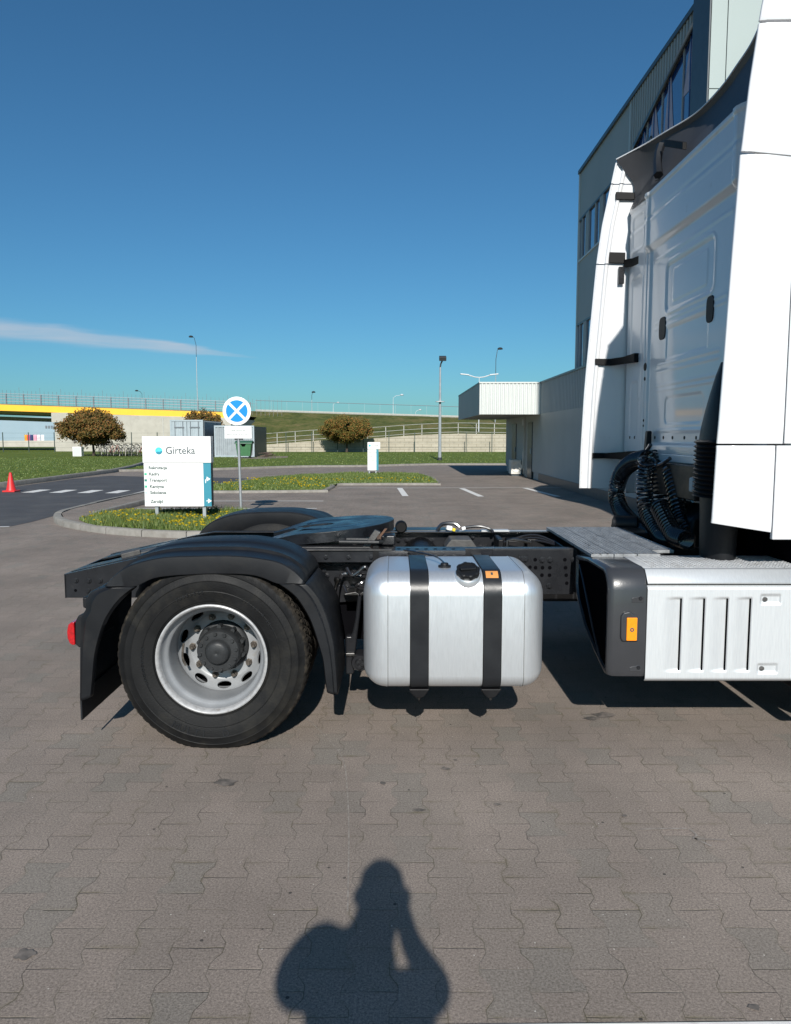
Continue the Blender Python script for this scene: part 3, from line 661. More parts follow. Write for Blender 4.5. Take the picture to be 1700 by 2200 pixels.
# bridge
bt = lambda x: 4.828 - .0348 * (x + 39.6); bb = lambda x: bt(x) - .62
br = thing('road_bridge', (-30, 80, 0), 'road bridge with a bright yellow edge beam over pale concrete abutment', 'bridge')
bx = [-140, -110, -80, -60, -39.6, -30, -20, -17.2]
MB().grid([[(x, 80, bb(x)), (x, 80, bt(x)), (x, 80.5, bt(x)), (x, 80.5, bb(x)), (x, 80, bb(x))] for x in bx]).build('edge_beam', 'beam_yellow', br, flat=True)
MB().grid([[(x, 80.5, bt(x) - .1), (x, 98, bt(x) - .1), (x, 98, bb(x) - .25), (x, 81.2, bb(x) - .25), (x, 80.5, bb(x) + .05)] for x in bx]).build('deck', 'concrete', br, flat=True)
MB().grid([[(x, 80, bt(x) - .02 + .02), (x, 79.9, bt(x) + .10), (x, 80.4, bt(x) + .10)] for x in bx]).build('coping', 'conc_pale', br, flat=True)
MB().grid([[(x, 93, bb(x) - .95), (x, 93, bb(x) - .5), (x, 93.8, bb(x) - .5), (x, 93.8, bb(x) - .95), (x, 93, bb(x) - .95)] for x in (-140, -35.5)]).build('far_girder', 'beam_pale', br, flat=True)
MB().add([(-35.2, 79.9, 0), (-17, 79.9, 0), (-17, 79.9, 3.5), (-35.2, 79.9, 3.98), (-35.2, 98, 0), (-17, 98, 0), (-17, 98, 3.5), (-35.2, 98, 3.98)],
         [(0, 1, 2, 3), (4, 7, 6, 5), (0, 3, 7, 4), (1, 5, 6, 2), (3, 2, 6, 7)]).build('abutment', 'conc_pale', br, flat=True)
MB().box(-35.35, -33.6, 79.55, 80.4, 3.05, 4.02).build('bearing_block', 'conc_pale', br, flat=True)
mb = MB()
for x in (-24.0, -21.9): mb.box(x - .04, x + .04, 79.86, 79.895, .3, 3.5)
mb.build_each('drain_pipe', 'rail_pale', br)
mb = MB(); mb2 = MB(); mb3 = MB(); x = -60.0
i = 0
while x < -14:
    mb.box(x - .05, x + .05, 80.1, 80.2, bt(x), bt(x) + 1.15); x += 1.8
for h in (.35, .62, .9, 1.15): mb2.tube([(q, 80.15, bt(q) + h) for q in bx], .03, 5)
x = -60.0
while x < -14:
    mb3.tube([(x, 97, bt(x)), (x, 97, bt(x) + (2.2 if i % 5 else 2.6))], .018, 4); x += .52; i += 1
for h in (1.2, 1.6): mb3.tube([(q, 97, bt(q) + h) for q in bx], .02, 4)
mb.build_each('railing_post', 'rail_grey', br); mb2.build('railing_bars', 'galv', br); mb3.build('far_screen', 'rail_grey', br)

# view below the bridge
wh_ = thing('warehouse', (-90, 175, 0), 'long pale blue warehouse seen far below the bridge', 'building')
MB().box(-140, -62, 175, 215, 0, 5.9).build('wall', 'warehouse', wh_)
mb = MB(); 
for k in range(9): mb.box(-79.2 + k * .62, -78.8 + k * .62, 174.9, 174.98, 3.4, 4.0)
mb.build_each('faded_letter', 'rail_grey', wh_)
for k, (u, c, h) in enumerate(((53, (.70, .35, .03), 15), (57.5, (.75, .06, .05), 22), (60.5, (.30, .16, .50), 17), (65, (.02, .04, .12), 19), (72.5, (.75, .35, .45), 20), (80, (.72, .66, .68), 18), (88.5, (.72, .74, .76), 18))):
    X_, Zt = P(u, 934, 120); t = thing('banner_flag', (X_, 120, 0), ['orange', 'red and white chevron', 'violet', 'navy blue', 'pink', 'off-white', 'plain white'][k] + ' upright banner standing in the row far below the bridge', 'flag', 'banners below the bridge')
    MB().box(X_ - .02, X_ + .02, 119.96, 120.0, 0, Zt + .1).build('pole', 'rail_grey', t)
    wd = .24
    rws = [[(X_ + wd * 2 * (q / 5) - .0, 119.95 + .04 * math.sin(q * 2 + k), Zt - 1.5 + zz * .3) for q in range(6)] for zz in range(6)]
    MB().grid(rws).build('cloth', mat('banner_cloth_%s' % ['orange', 'red', 'violet', 'navy', 'pink', 'cream', 'white'][k], c, .8), t, solid=.01)
jb = thing('roadside_barrier', (-66, 118, 0), 'pale concrete roadside barrier at the foot of the banners', 'barrier')
MB().prism([(118, 0), (118.6, 0), (118.45, .95), (118.15, .95)], 'x', -75, -46).build('barrier_body', 'conc_pale', jb)

# ------------------------------------------------------------------ containers, bin, bicycles, cabinet
def corr(mb, a, b, z0, z1, pitch, dep, nrm):
    a, b, nrm = Vector(a), Vector(b), Vector(nrm); L = (b - a).length; d = (b - a) / L; n = max(1, round(L / pitch)); p = L / n; pts = []
    for i in range(n):
        for q, w in ((0, 0), (.28, 0), (.42, 1), (.78, 1), (.92, 0)): pts.append(a + d * (i + q) * p + nrm * dep * w)
    pts.append(b); mb.grid([[(q.x, q.y, z0) for q in pts], [(q.x, q.y, z1) for q in pts]])
t = thing('shipping_container', (-15.6, 58, 0), 'pale blue-grey container with closed double doors behind the large sign', 'container')
mb = MB(); mb.box(-16.86, -14.42, 58.02, 64, .12, 2.80); mb.build('body', 'trim_dark', t)
mb = MB(); corr(mb, (-14.42, 58.1), (-14.42, 63.9), .15, 2.78, .28, .03, (1, 0)); mb.build('side_panel', 'cont_grey', t, flat=True)
for k, x0 in enumerate((-16.78, -15.62)):
    mb = MB(); corr(mb, (x0, 57.99), (x0 + 1.12, 57.99), .25, 2.70, .28, .02, (0, -1)); d = mb.build('door', 'cont_pale', t, flat=True)
    mb = MB()
    for q in (.25, .85):
        mb.cyl((x0 + q, 57.93, .2), (x0 + q, 57.93, 2.74), .022, 6)
    mb.box(x0 + .2, x0 + .95, 57.91, 57.93, 2.25, 2.32); mb.build_each('lock_rod', 'rail_grey', d)
mb = MB()
for x in (-16.9, -14.54): mb.box(x, x + .12, 57.95, 58.07, 0, 2.84)
mb.box(-16.78, -14.54, 57.96, 58.05, 2.72, 2.84); mb.box(-16.78, -14.54, 57.96, 58.05, .1, .24); mb.build_each('frame_bar', 'cont_pale', t)
t = thing('shipping_container', (-12.2, 58, 0), 'lower weathered grey container with corrugated side behind the round sign post', 'container')
MB().box(-13.55, -10.65, 58.06, 63.8, .10, 2.36).build('body', 'trim_dark', t)
mb = MB(); corr(mb, (-13.5, 58.03), (-10.7, 58.03), .16, 2.30, .30, .035, (0, -1)); mb.build('side_panel', 'cont_grey', t, flat=True)
mb = MB(); mb.box(-13.6, -13.5, 57.96, 58.06, 0, 2.42); mb.box(-10.7, -10.6, 57.96, 58.06, 0, 2.42); mb.box(-13.5, -10.7, 57.96, 58.06, 2.30, 2.42); mb.box(-13.5, -10.7, 57.96, 58.06, .06, .18); mb.build_each('frame_bar', 'cont_pale', t)
t = thing('waste_container', (-10.9, 55.5, 0), 'green wheeled rubbish container with closed lid on the sandy patch', 'bin')
bx0, bx1, by0, by1 = -11.45, -10.33, 55.2, 56.0
MB().add([(bx0 + .1, by0 + .1, .2), (bx1 - .1, by0 + .1, .2), (bx1 - .1, by1 - .1, .2), (bx0 + .1, by1 - .1, .2), (bx0, by0, 1.1), (bx1, by0, 1.1), (bx1, by1, 1.1), (bx0, by1, 1.1)],
         [(0, 3, 2, 1), (0, 1, 5, 4), (1, 2, 6, 5), (2, 3, 7, 6), (3, 0, 4, 7), (4, 5, 6, 7)]).build('tub', 'bin_green', t, bevel=.03)
MB().grid([[(x, by0 - .06, 1.10), (x, by0 + .05, 1.19), (x, (by0 + by1) / 2, 1.31), (x, by1, 1.22), (x, by1 + .05, 1.1)] for x in (bx0 - .06, bx0 - .02, bx1 + .02, bx1 + .06)]).build('lid', 'bin_lid', t, solid=.03)
MB().add([(-11.1, by0 - .03, 1.10), (-10.68, by0 - .03, 1.10), (-10.8, by0 + .02, .88), (-10.98, by0 + .02, .88)], [(0, 1, 2, 3)]).build('front_recess', 'black_void', t, solid=.02)
for x in (bx0 + .18, bx1 - .18):
    for y in (by0 + .15, by1 - .15): MB().cyl((x - .03, y, .1), (x + .03, y, .1), .1, 14).build('wheel', 'rubber', t)
t = thing('timber_heap', (-9.7, 57.5, 0), 'low heap of old dark boards beside the green bin', 'wood heap')
for k in range(9):
    MB().obox((-9.7 + random.uniform(-.5, .4), 57.5 + random.uniform(-.4, .4), .10 + k * .04), random.uniform(.7, 1.3), .14, .035, (random.uniform(-.1, .1), random.uniform(-.15, .15), random.uniform(-.6, .6))).build('board', 'wood', t)
# bicycles in a row by the lawn edge
def wheel_pts(cx, cz, r, y, n=18): return [(cx + r * math.cos(2 * PI * k / n), y, cz + r * math.sin(2 * PI * k / n)) for k in range(n + 1)]
bdark = mat('bike_frame_dark', (.05, .05, .06), .4); bpale = mat('bike_frame_pale', (.5, .48, .45), .4); bred = mat('bike_frame_red', (.3, .05, .04), .4)
def bicycle(x, y, rz, m, label):
    t = thing('bicycle', (0, 0, 0), label, 'bicycle', 'bicycles parked in a row at the abutment')
    for cx in (-.52, .52):
        w = MB().tube(wheel_pts(cx, .34, .33, 0), .022, 6).build('wheel', 'rubber', t)
        mb = MB()
        for k in range(8): mb.cyl((cx, 0, .34), (cx + .32 * math.cos(k * PI / 4), 0, .34 + .32 * math.sin(k * PI / 4)), .004, 3)
        mb.build('spokes', 'galv', w)
    mb = MB(); A, B, C, D, E_ = (-.52, 0, .34), (-.05, 0, .32), (-.18, 0, .82), (.36, 0, .86), (.52, 0, .34)
    for a, b in ((A, B), (A, C), (B, C), (B, D), (C, D), (D, E_)): mb.cyl(a, b, .018, 6)
    mb.build('frame', m, t)
    MB().obox((-.2, 0, .93), .26, .15, .06, (0, 0, 0)).build('saddle', 'plastic_black', t)
    MB().tube([(.30, -.27, 1.0), (.36, -.1, 1.02), (.36, .1, 1.02), (.30, .27, 1.0)], .015, 6).build('handlebar', 'plastic_black', t)
    t.location = (x, y, .06); t.rotation_euler = (0, R(random.uniform(-3, 3)), rz); return t
bk_l = ['dark bicycle nearest the bronze tree trunk', 'pale bicycle second from the bronze tree', 'red bicycle between a pale and a dark one', 'dark bicycle leaning in the middle of the row', 'pale bicycle right of the middle one', 'dark bicycle near the right end of the row', 'pale bicycle last but one beside the sign edge', 'red bicycle at the right end of the row by the sign']
ms_ = [bdark, bpale, bred, bdark, bpale, bdark, bpale, bred]
for k in range(8): bicycle(-22.9 + k * .47, 60.2 + (k % 2) * .1, R(68 + random.uniform(-14, 14)), ms_[k], bk_l[k])
rk = thing('bicycle_rack', (-21.2, 60.9, 0), 'pale hooped bicycle rack with concrete feet behind the bicycles', 'bike rack')
for k in range(9):
    x = -23.1 + k * .47; MB().tube([(x, 60.6, .05), (x, 60.6, .8), (x, 60.9, .95), (x, 61.2, .8), (x, 61.2, .05)], .035, 6).build('hoop', 'conc_pale', rk)
t = thing('utility_cabinet', (-24.7, 60, 0), 'small white utility cabinet at the foot of the bronze tree', 'cabinet')
MB().box(-25.05, -24.37, 59.8, 60.3, .06, .80).build('body', 'sign_white', t, bevel=.02); MB().box(-25.0, -24.42, 59.78, 59.797, .12, .76).build('door', 'clad_light', t)
# red cone at the left kerb
t = thing('traffic_cone', (-11.22, 22.4, 0), 'red traffic cone standing on the left edge of the crossing', 'cone')
MB().box(-11.40, -11.04, 22.22, 22.58, .006, .05).build('base', 'red_cone', t, bevel=.01)
MB().lathe([(.14, .05), (.12, .12), (.035, .56), (.02, .57)], (-11.22, 22.4, 0), 'z', 20).build('cone_body', 'red_cone', t)

# ------------------------------------------------------------------ street lamps
def lamp(x, y, top, label, style, z0=0.0, m='lamp_dark', arm=1.0, rot=0, r0=.07, r1=.035):
    t = thing('street_lamp', (x, y, z0), label, 'street lamp', 'street lamps')
    if style == 'flood':
        MB().tube([(x, y, z0), (x, y, z0 + 3.3), (x, y, top - .5)], [.115, .085, .055], 10).build('pole', 'galv', t)
        MB().cyl((x, y, z0), (x, y, z0 + .25), .15, 12).build('base', 'lamp_dark', t)
        zc = P(947, 863, y)[1]; MB().lathe([(.02, -.03), (.30, -.02), (.30, .02), (.02, .06)], (x, y, zc), 'z', 20).build('collar_ring', 'lamp_pale', t)
        MB().tube([(x, y, top - .5), (x + .03, y, top - .3), (x + .12, y - .05, top - .1)], .05, 6).build('bracket', 'lamp_dark', t)
        MB().obox((x + .15, y - .1, top + .05), .45, .35, .26, (R(20), 0, 0)).build('floodlight', 'lamp_dark', t, bevel=.02)
    elif style == 'arm':
        s = 1 if arm > 0 else -1; pts = [(x, y, z0)] + [(x + arm * .12 * q * q, y, lerp(z0, top, .82 + .18 * (q / 3))) for q in range(4)]
        MB().tube([(x, y, z0), (x, y, lerp(z0, top, .75))], [r0, r1 * 1.2], 7).build('pole', 'galv' if m == 'lamp_dark' else m, t)
        MB().tube([(x, y, lerp(z0, top, .75)), (x, y, lerp(z0, top, .9)), (x + arm * .35, y, top - .1), (x + arm * .8, y, top)], r1, 6).build('arm', m, t)
        MB().lathe([(.02, -.1), (.30, -.06), (.34, .02), (.2, .16), (.02, .2)], (x + arm, y, top + .02), 'z', 12).build('lamp_head', m, t)
    else:
        MB().tube([(x, y, z0), (x, y, top - .2)], [r0, r1], 7).build('pole', m, t)
        MB().tube([(x - 1.3, y, top + .05), (x - .5, y, top - .2), (x, y, top - .25), (x + .5, y, top - .2), (x + 1.3, y, top + .05)], .06, 6).build('arms', m, t)
        for q in (-1.6, 1.6): MB().obox((x + q, y, top + .08), .95, .35, .13, (0, R(-6 if q > 0 else 6), 0)).build('lamp_head', 'lamp_pale', t, bevel=.03)
lx, ly = G(945, 991); lamp(lx, ly, P(947, 772, ly)[1], 'tall pale lamp post with black floodlight left of the canopy', 'flood')
for u, v, Y, z0, label, st, m_, arm in (
        (421, 724, 112, 4.5, 'slender lamp rising against the cirrus cloud above the bridge', 'arm', 'lamp_dark', -.7),
        (305, 840, 150, 4.8, 'small lamp just above the bridge railing over the bronze tree', 'arm', 'lamp_dark', -1.0),
        (670, 843, 130, 4.0, 'dark lamp above the embankment over the olive tree', 'arm', 'lamp_dark', .3),
        (845, 849, 135, 4.0, 'pale lamp with long curved arm above the embankment', 'arm', 'lamp_pale', 1.5),
        (716, 865, 190, 4.0, 'tiny pale lamp far behind the embankment', 'arm', 'lamp_pale', 1.2),
        (893, 881, 170, 3.0, 'tiny pale lamp low behind the crest barrier', 'arm', 'lamp_pale', 1.0),
        (1066, 750, 95, 0, 'dark curved lamp standing high above the canopy roof', 'arm', 'lamp_dark', .5),
        (1030, 806, 85, 0, 'double armed pale lamp behind the canopy corner', 'double', 'lamp_pale', 1)):
    x, zt = P(u, v, Y); lamp(x, Y, zt, label, st, z0=z0, m=m_, arm=arm)

# ------------------------------------------------------------------ round no-stopping sign
sy = 15.45; cx, cz = P(509, 883, sy); t = thing('traffic_sign', (cx + .02, sy, 0), 'round blue sign with white cross above a white plate on a grey pole', 'road sign')
MB().cyl((cx + .04, sy + .04, .05), (cx + .0, sy + .04, cz + .28), .027, 12).build('pole', 'galv', t)
d = MB().lathe([(.001, .012), (.278, .012), (.282, .006), (.282, 0), (.262, -.004), (.001, -.004)], (cx, sy, cz), 'y', 56).build('round_plate', 'sign_white', t)
mb = MB(); rr, hw = .216, .025
for q in range(4):
    a0 = q * PI / 2 + PI / 4 - .0; pts = []
    # blue sector between the arms of the cross
    off = hw
    al = math.asin(off / rr); p0 = off * math.sqrt(2)
    base = q * PI / 2
    pts = [(p0 * math.cos(base), p0 * math.sin(base))]
    for k in range(13):
        a = base - PI / 4 + al + (PI / 2 - 2 * al) * k / 12; pts.append((rr * math.cos(a), rr * math.sin(a)))
    mb.prism([(cx + a, cz + b) for a, b in pts], 'y', sy - .0075, sy - .0045)
mb.build('blue_fields', 'sign_blue', d, flat=True)
xa, za = P(482.5, 916, sy); xb, zb = P(541, 942, sy)
pl = MB().box(xa, xb, sy - .004, sy + .008, zb, za).build('text_plate', 'sign_white', t, bevel=.003)
text('Nie dotyczy', .058, ((xa + xb) / 2, sy - .005, lerp(zb, za, .60)), 'ink_row', pl, align='CENTER', depth=.001)
text('samochodów uprawnionych', .0435, ((xa + xb) / 2, sy - .005, lerp(zb, za, .30)), 'ink_grey', pl, align='CENTER', depth=.001, sx=.9)
MB().box(cx - .06, cx + .1, sy + .015, sy + .075, zb - .03, zb - .0).build('clamp', 'lamp_dark', t)

# ------------------------------------------------------------------ large directory sign
sy = 14.25; t = thing('directory_sign', (-4.0, sy, 0), 'large white directory sign with round logo, list of departments and teal arrow strip', 'sign')
def SX(u): return P(u, 1000, sy)[0]
def SZ(v): return P(380, v, sy)[1]
xl, xr, xt = SX(309.5), SX(453.3), SX(437)
MB().box(xl, xr, sy, sy + .16, SZ(1087.5), SZ(994.2)).build('core_panel', 'sign_dark', t)
hd = MB().box(xl - .012, xr + .012, sy - .03, sy + .17, SZ(994), SZ(937.5)).build('header_panel', 'sign_white', t, bevel=.004)
lw = MB().box(xl, xt, sy - .012, sy - .001, SZ(1087.5), SZ(995.2)).build('list_panel', 'sign_white', t)
tp = MB().box(xt + .002, xr, sy - .012, sy - .001, SZ(1087.5), SZ(995)).build('arrow_strip', 'sign_teal', t)
ft = sy - .0135
text('Girteka', .19, (SX(357.5), sy - .031, SZ(975)), 'ink_grey', hd, depth=.0015, sx=.94, fat=.0012)
lc = (SX(343.5), SZ(968.5)); rr = 7.6 / 115.5
mb = MB(); mb.prism([(lc[0] + rr * math.cos(a * PI / 18), lc[1] + rr * math.sin(a * PI / 18)) for a in range(36)], 'y', sy - .034, sy - .031); mb.build('logo_disc', 'logo_light', hd, flat=True)
mb = MB(); pts = [(lc[0] + rr * math.cos(R(a)), lc[1] + rr * math.sin(R(a))) for a in range(-150, 12, 9)]; pts += [(lc[0] + .2 * rr, lc[1] - .25 * rr), (lc[0] - .45 * rr, lc[1] - .2 * rr)]
mb.prism(pts, 'y', sy - .036, sy - .0345); mb.build('logo_wave', 'logo_dark', hd, flat=True)
MB().box(xl + .01, xt - .01, sy - .0135, sy - .0125, SZ(1066.5), SZ(1066)).build('divider', 'ink_line', lw)
rows_ = (('Rekrutacja', 'Drivers  Recruitment', 1008, 'sq_pale'), ('Kadry', 'HR', 1021.3, 'sq_green'), ('Transport', 'Truck operations', 1034.6, 'sq_dark'), ('Kantyna', 'Truck canteen', 1048, 'sq_green'),
         ('Szkolenia', 'Truck school', 1061.3, 'sq_pale'), ('Zarząd', 'General manager', 1080, 'sq_pale'))
for i, (a, b, v, sq) in enumerate(rows_):
    text(a, .080, (SX(319.5 + i * .5), ft, SZ(v)), 'ink_row', lw, depth=.001, fat=.0022)
    text(b, .057, (SX(319.5 + i * .5 + (50 if i < 5 else 38)), ft, SZ(v)), 'ink_faint', lw, depth=.001)
    MB().box(SX(310.5), SX(315.5), ft - .001, ft + .0005, SZ(v - .3), SZ(v - 5.2)).build('colour_square', sq, lw)
def arrow(pts, head, nm='arrow'):
    mb = MB()
    for a, b in zip(pts, pts[1:]):
        x0, x1 = sorted((a[0], b[0])); z0, z1 = sorted((a[1], b[1])); mb.box(x0 - .007, x1 + .007, ft - .001, ft, z0 - .007, z1 + .007)
    hx, hz = head; mb.prism([(hx - .035, hz - .045), (hx + .035, hz), (hx - .035, hz + .045)], 'y', ft - .0018, ft - .0011); mb.build(nm, 'sign_white', tp, flat=True)
arrow([(SX(441.5), SZ(1037)), (SX(441.5), SZ(1029)), (SX(447), SZ(1029))], (SX(448), SZ(1029)))
arrow([(SX(443), SZ(1076)), (SX(449), SZ(1076))], (SX(450), SZ(1076)))
for u in (329.5, 432.5): MB().box(SX(u), SX(u + 7), sy + .03, sy + .13, .05, SZ(1088)).build('post', 'galv', t)
# small directory sign on the middle island
sy = 32.2; t = thing('directory_sign', (-1.0, sy, 0), 'small narrow white directory sign on the middle island', 'sign')
xl, zt = P(790, 950, sy); xr, zb = P(813.5, 1010, sy)
zb = .20; zt = P(790, 950, sy)[1]
MB().box(xl, xr, sy, sy + .14, zb, zt - .30).build('core_panel', 'sign_teal', t); hp = MB().box(xl, xr + .07, sy - .03, sy + .16, zt - .28, zt).build('header_panel', 'sign_white', t)
lw = MB().box(xl, xr - .09, sy - .02, sy - .002, zb, zt - .30).build('list_panel', 'sign_white', t)
MB().cyl((xl + .09, sy - .031, zt - .14), (xl + .09, sy - .036, zt - .14), .045, 16).build('logo_disc', 'logo_light', hp)
text('Girteka', .11, (xl + .16, sy - .032, zt - .18), 'ink_grey', hp, depth=.001)
for k in range(4): text(('Rekrutacja', 'Kadry', 'Transport', 'Kantyna')[k], .07, (xl + .06, sy - .0215, zt - .45 - k * .17), 'ink_row', lw, depth=.001)
for x in (xl + .04, xr - .14): MB().box(x, x + .06, sy + .03, sy + .1, .04, zb).build('post', 'galv', t)

# ------------------------------------------------------------------ buildings on the right
WX = 5.2
t = thing('depot_wing', (WX, 30, 0), 'low grey-clad depot wing with a dark plinth and doors under the canopy', 'building')
yn, yf = 8.0, 36.3
MB().box(WX + .05, 30, yn, yf, 0, 3.40).build('core', 'clad_grey', t)
MB().box(WX, WX + .05, yn, yf, .28, 2.42).build('smooth_wall', 'clad_grey', t)
mb = MB(); corr(mb, (WX + .03, yn), (WX + .03, 27.8), 2.42, 3.50, .20, .035, (-1, 0)); mb.build('ribbed_wall', 'clad_grey', t, flat=True)
MB().box(WX - .035, WX + .06, yn, yf, 3.50, 3.56).build('roof_edge', 'trim_dark', t)
MB().box(WX - .02, WX + .05, yn, 27.9, 0, .28).build('plinth', 'trim_dark', t)
for y0, y1 in ((29.3, 30.25), (33.2, 34.3)):
    d = MB().box(WX - .03, WX + .0, y0, y1, .02, 2.15).build('door', 'door_dark', t); MB().box(WX - .07, WX - .03, y0 + .1, y0 + .16, .95, 1.15).build('handle', 'galv', d)
MB().box(WX - .06, WX - .002, 30.9, 30.98, .1, 2.4).build('downpipe', 'rail_pale', t)
MB().box(WX - .10, WX - .002, 31.0, 31.2, 2.05, 2.3).build('wall_lamp', 'lamp_pale', t)
mb = MB(); corr(mb, (WX, yf + .02), (20, yf + .02), .3, 3.5, .25, .03, (0, 1)); mb.build('end_wall', 'clad_light', t, flat=True)
cn = thing('canopy', (4, 30, 2.4), 'box canopy with bright white ribbed front projecting from the depot wing', 'canopy')
cy0, cy1, cx0 = 27.8, 37.0, 3.02
mb = MB(); corr(mb, (cx0, cy0), (WX + .02, cy0), 2.40, 3.50, .135, .03, (0, -1)); mb.build('front_panel', 'clad_light', cn, flat=True)
MB().box(cx0 - .015, cx0 + .0, cy0, cy1, 2.39, 3.50).build('side_panel', 'clad_grey', cn)
MB().box(cx0, WX + .02, cy0 + .005, cy1, 2.41, 2.45).build('soffit', 'soffit', cn); MB().box(cx0, 8, cy0 + .005, cy1, 3.42, 3.47).build('roof', 'trim_dark', cn)
MB().box(cx0 - .03, WX + .02, cy0 - .045, cy0 + .01, 3.50, 3.55).build('coping', 'clad_light', cn); MB().box(cx0 - .03, cx0 + .02, cy0 + .01, cy1, 3.50, 3.55).build('coping', 'trim_dark', cn)
t = thing('air_conditioner', (5.0, 31.5, 0), 'cream air conditioning unit on the ground against the depot wall', 'air conditioner')
MB().box(4.72, 5.12, 31.4, 32.1, .08, .66).build('casing', 'ac_white', t, bevel=.015)
MB().lathe([(.02, 0), (.20, 0), (.22, -.012)], (4.93, 31.39, .38), 'y', 24).build('fan_grille', 'ac_white', t)
MB().tube([(4.98, 31.38, .45), (5.06, 31.3, .3), (5.14, 31.25, .28), (5.17, 31.25, 1.0)], .02, 6).build('pipe', 'ac_white', t)
MB().box(4.75, 5.10, 31.45, 32.05, 0.0, .08).build('feet', 'trim_dark', t)

TX = 5.45
t = thing('office_building', (8, 16, 0), 'tall grey-clad office building with dark blue glazing behind the truck cab', 'building')
Yc, Zr = W(1247, 367, TX); Yn = 14.2
MB().box(TX + .04, 30, Yn, Yc - .02, 0, Zr - .05).build('core', 'clad_grey', t)
def sz(u, v): return W(u, v, TX)
Yj = sz(1354, 300)[0]
MB().box(TX, TX + .04, Yj, Yc, sz(1249, 468)[1], Zr - .1).build('smooth_panel', 'clad_grey', t)
MB().box(TX, TX + .04, Yj - .0, Yc, sz(1248, 692)[1], sz(1249, 560)[1]).build('smooth_panel', 'clad_grey', t)
MB().box(TX - .03, TX + .04, Yc - .06, Yc + .02, 0, Zr - .1).build('corner_trim', 'clad_light', t)
MB().box(TX - .02, TX - .002, Yj - .03, Yj + .03, 3.4, Zr - .1).build('joint_trim', 'clad_light', t)
MB().box(TX - .06, TX + .1, Yn, Yc + .03, Zr - .1, Zr).build('roof_edge', 'trim_dark', t)
gz = [(sz(1364, 314)), (sz(1389.6, 243)), (sz(1503, 32))]
gtop = lambda y: lerp(gz[0][1], gz[2][1], (gz[0][0] - y) / (gz[0][0] - gz[2][0]))
gy0, gy1 = gz[0][0], Yn
mb = MB(); yy = Yj
L_ = []
n = int((Yj - Yn) / .04)
for k in range(n):
    y0 = Yj - k * (Yj - Yn) / n; y1 = Yj - (k + 1) * (Yj - Yn) / n; zb_ = 3.0 if y0 > gy0 + .02 else gtop((y0 + y1) / 2)
    dx = .0 if k % 4 < 2 else .028
    L_.append([(TX - dx, y0, zb_), (TX - dx, y0, Zr - .1)]); L_.append([(TX - dx, y1, gtop(y1) if y1 < gy0 else 3.0), (TX - dx, y1, Zr - .1)])
mb.grid(L_); mb.build('ribbed_panel', 'clad_grey', t, flat=True)
# glazing with frames; pale trapezoids lie just in front of the glass
mb = MB(); mb.add([(TX + .035, gy0, 3.2), (TX + .035, gy1, 3.2), (TX + .035, gy1, gtop(gy1) - .02), (TX + .035, gy0, gtop(gy0) - .02)], [(0, 1, 2, 3)]); gl_ = mb.build('glazing', 'glass_blue', t, flat=True)
for u in (1389.6, 1420, 1463):
    y = sz(u, 250)[0]; MB().box(TX + .012, TX + .034, y - .014, y + .014, 3.2, gtop(y)).build('mullion', 'clad_grey', gl_)
MB().add([(TX - .01, gy0, gtop(gy0) - .05), (TX - .01, gy1, gtop(gy1) - .05), (TX - .01, gy1, gtop(gy1) + .04), (TX - .01, gy0, gtop(gy0) + .04)], [(0, 1, 2, 3)]).build('head_frame', 'trim_dark', gl_, solid=.03)
for (ul, ur, vt, vb) in ((1375, 1388, 285, 315), (1392, 1416, 230, 300), (1424, 1450, 168, 300), (1466, 1500, 85, 188)):
    ya, ztp = sz((ul + ur) / 2, vt); zbt = sz((ul + ur) / 2, vb)[1]; y0 = sz(ul, vt)[0]; y1 = sz(ur, vt)[0]; w = (y0 - y1)
    mb = MB(); f_ = TX + .028
    mb.add([(f_, ya + w * .08, ztp), (f_, ya - w * .1, ztp), (f_, ya - w * .42, zbt), (f_, ya + w * .42, zbt)], [(0, 1, 2, 3)]); b_ = mb.build('pale_shape', 'pale_shape', gl_, flat=True)
    MB().tube([(f_ - .003, ya, ztp + .15), (f_ - .003, ya - .02, zbt - .8)], .018, 5).build('tie_rod', 'glass_blue', b_)
MB().prism([(TX, 5.0), (4.5, 5.4), (4.7, 8.2), (4.58, 9.8), (4.34, 11.2), (4.24, 13.2), (4.42, 15.0), (4.9, 16.3), (TX, 16.8)], 'z', 5.15, 5.32).build('shadow_slab', 'clad_light', t, bevel=.02)  # unseen slab added behind the cab, outlined to cast the ground shadow
# window bands
def win_band(z0, z1, ys):
    MB().box(TX + .03, TX + .038, ys[-1], Yc - .05, z0, z1).build('window_glass', 'glass_blue', t)
    MB().box(TX - .015, TX + .03, ys[-1], Yc - .05, z1 - .06, z1).build('window_head', 'trim_dark', t)
    MB().box(TX - .03, TX + .03, ys[-1], Yc - .05, z0, z0 + .05).build('window_sill', 'clad_light', t)
    for k, y in enumerate(ys): MB().box(TX - .01, TX + .03, y, y + (.35 if k % 2 else .08), z0 + .05, z1 - .06).build('window_frame', 'clad_grey', t)
ys = [Yc - .45 - k * .75 for k in range(9)]
win_band(sz(1249, 560)[1], sz(1249, 468)[1], ys); win_band(3.55, sz(1248, 692)[1], ys)
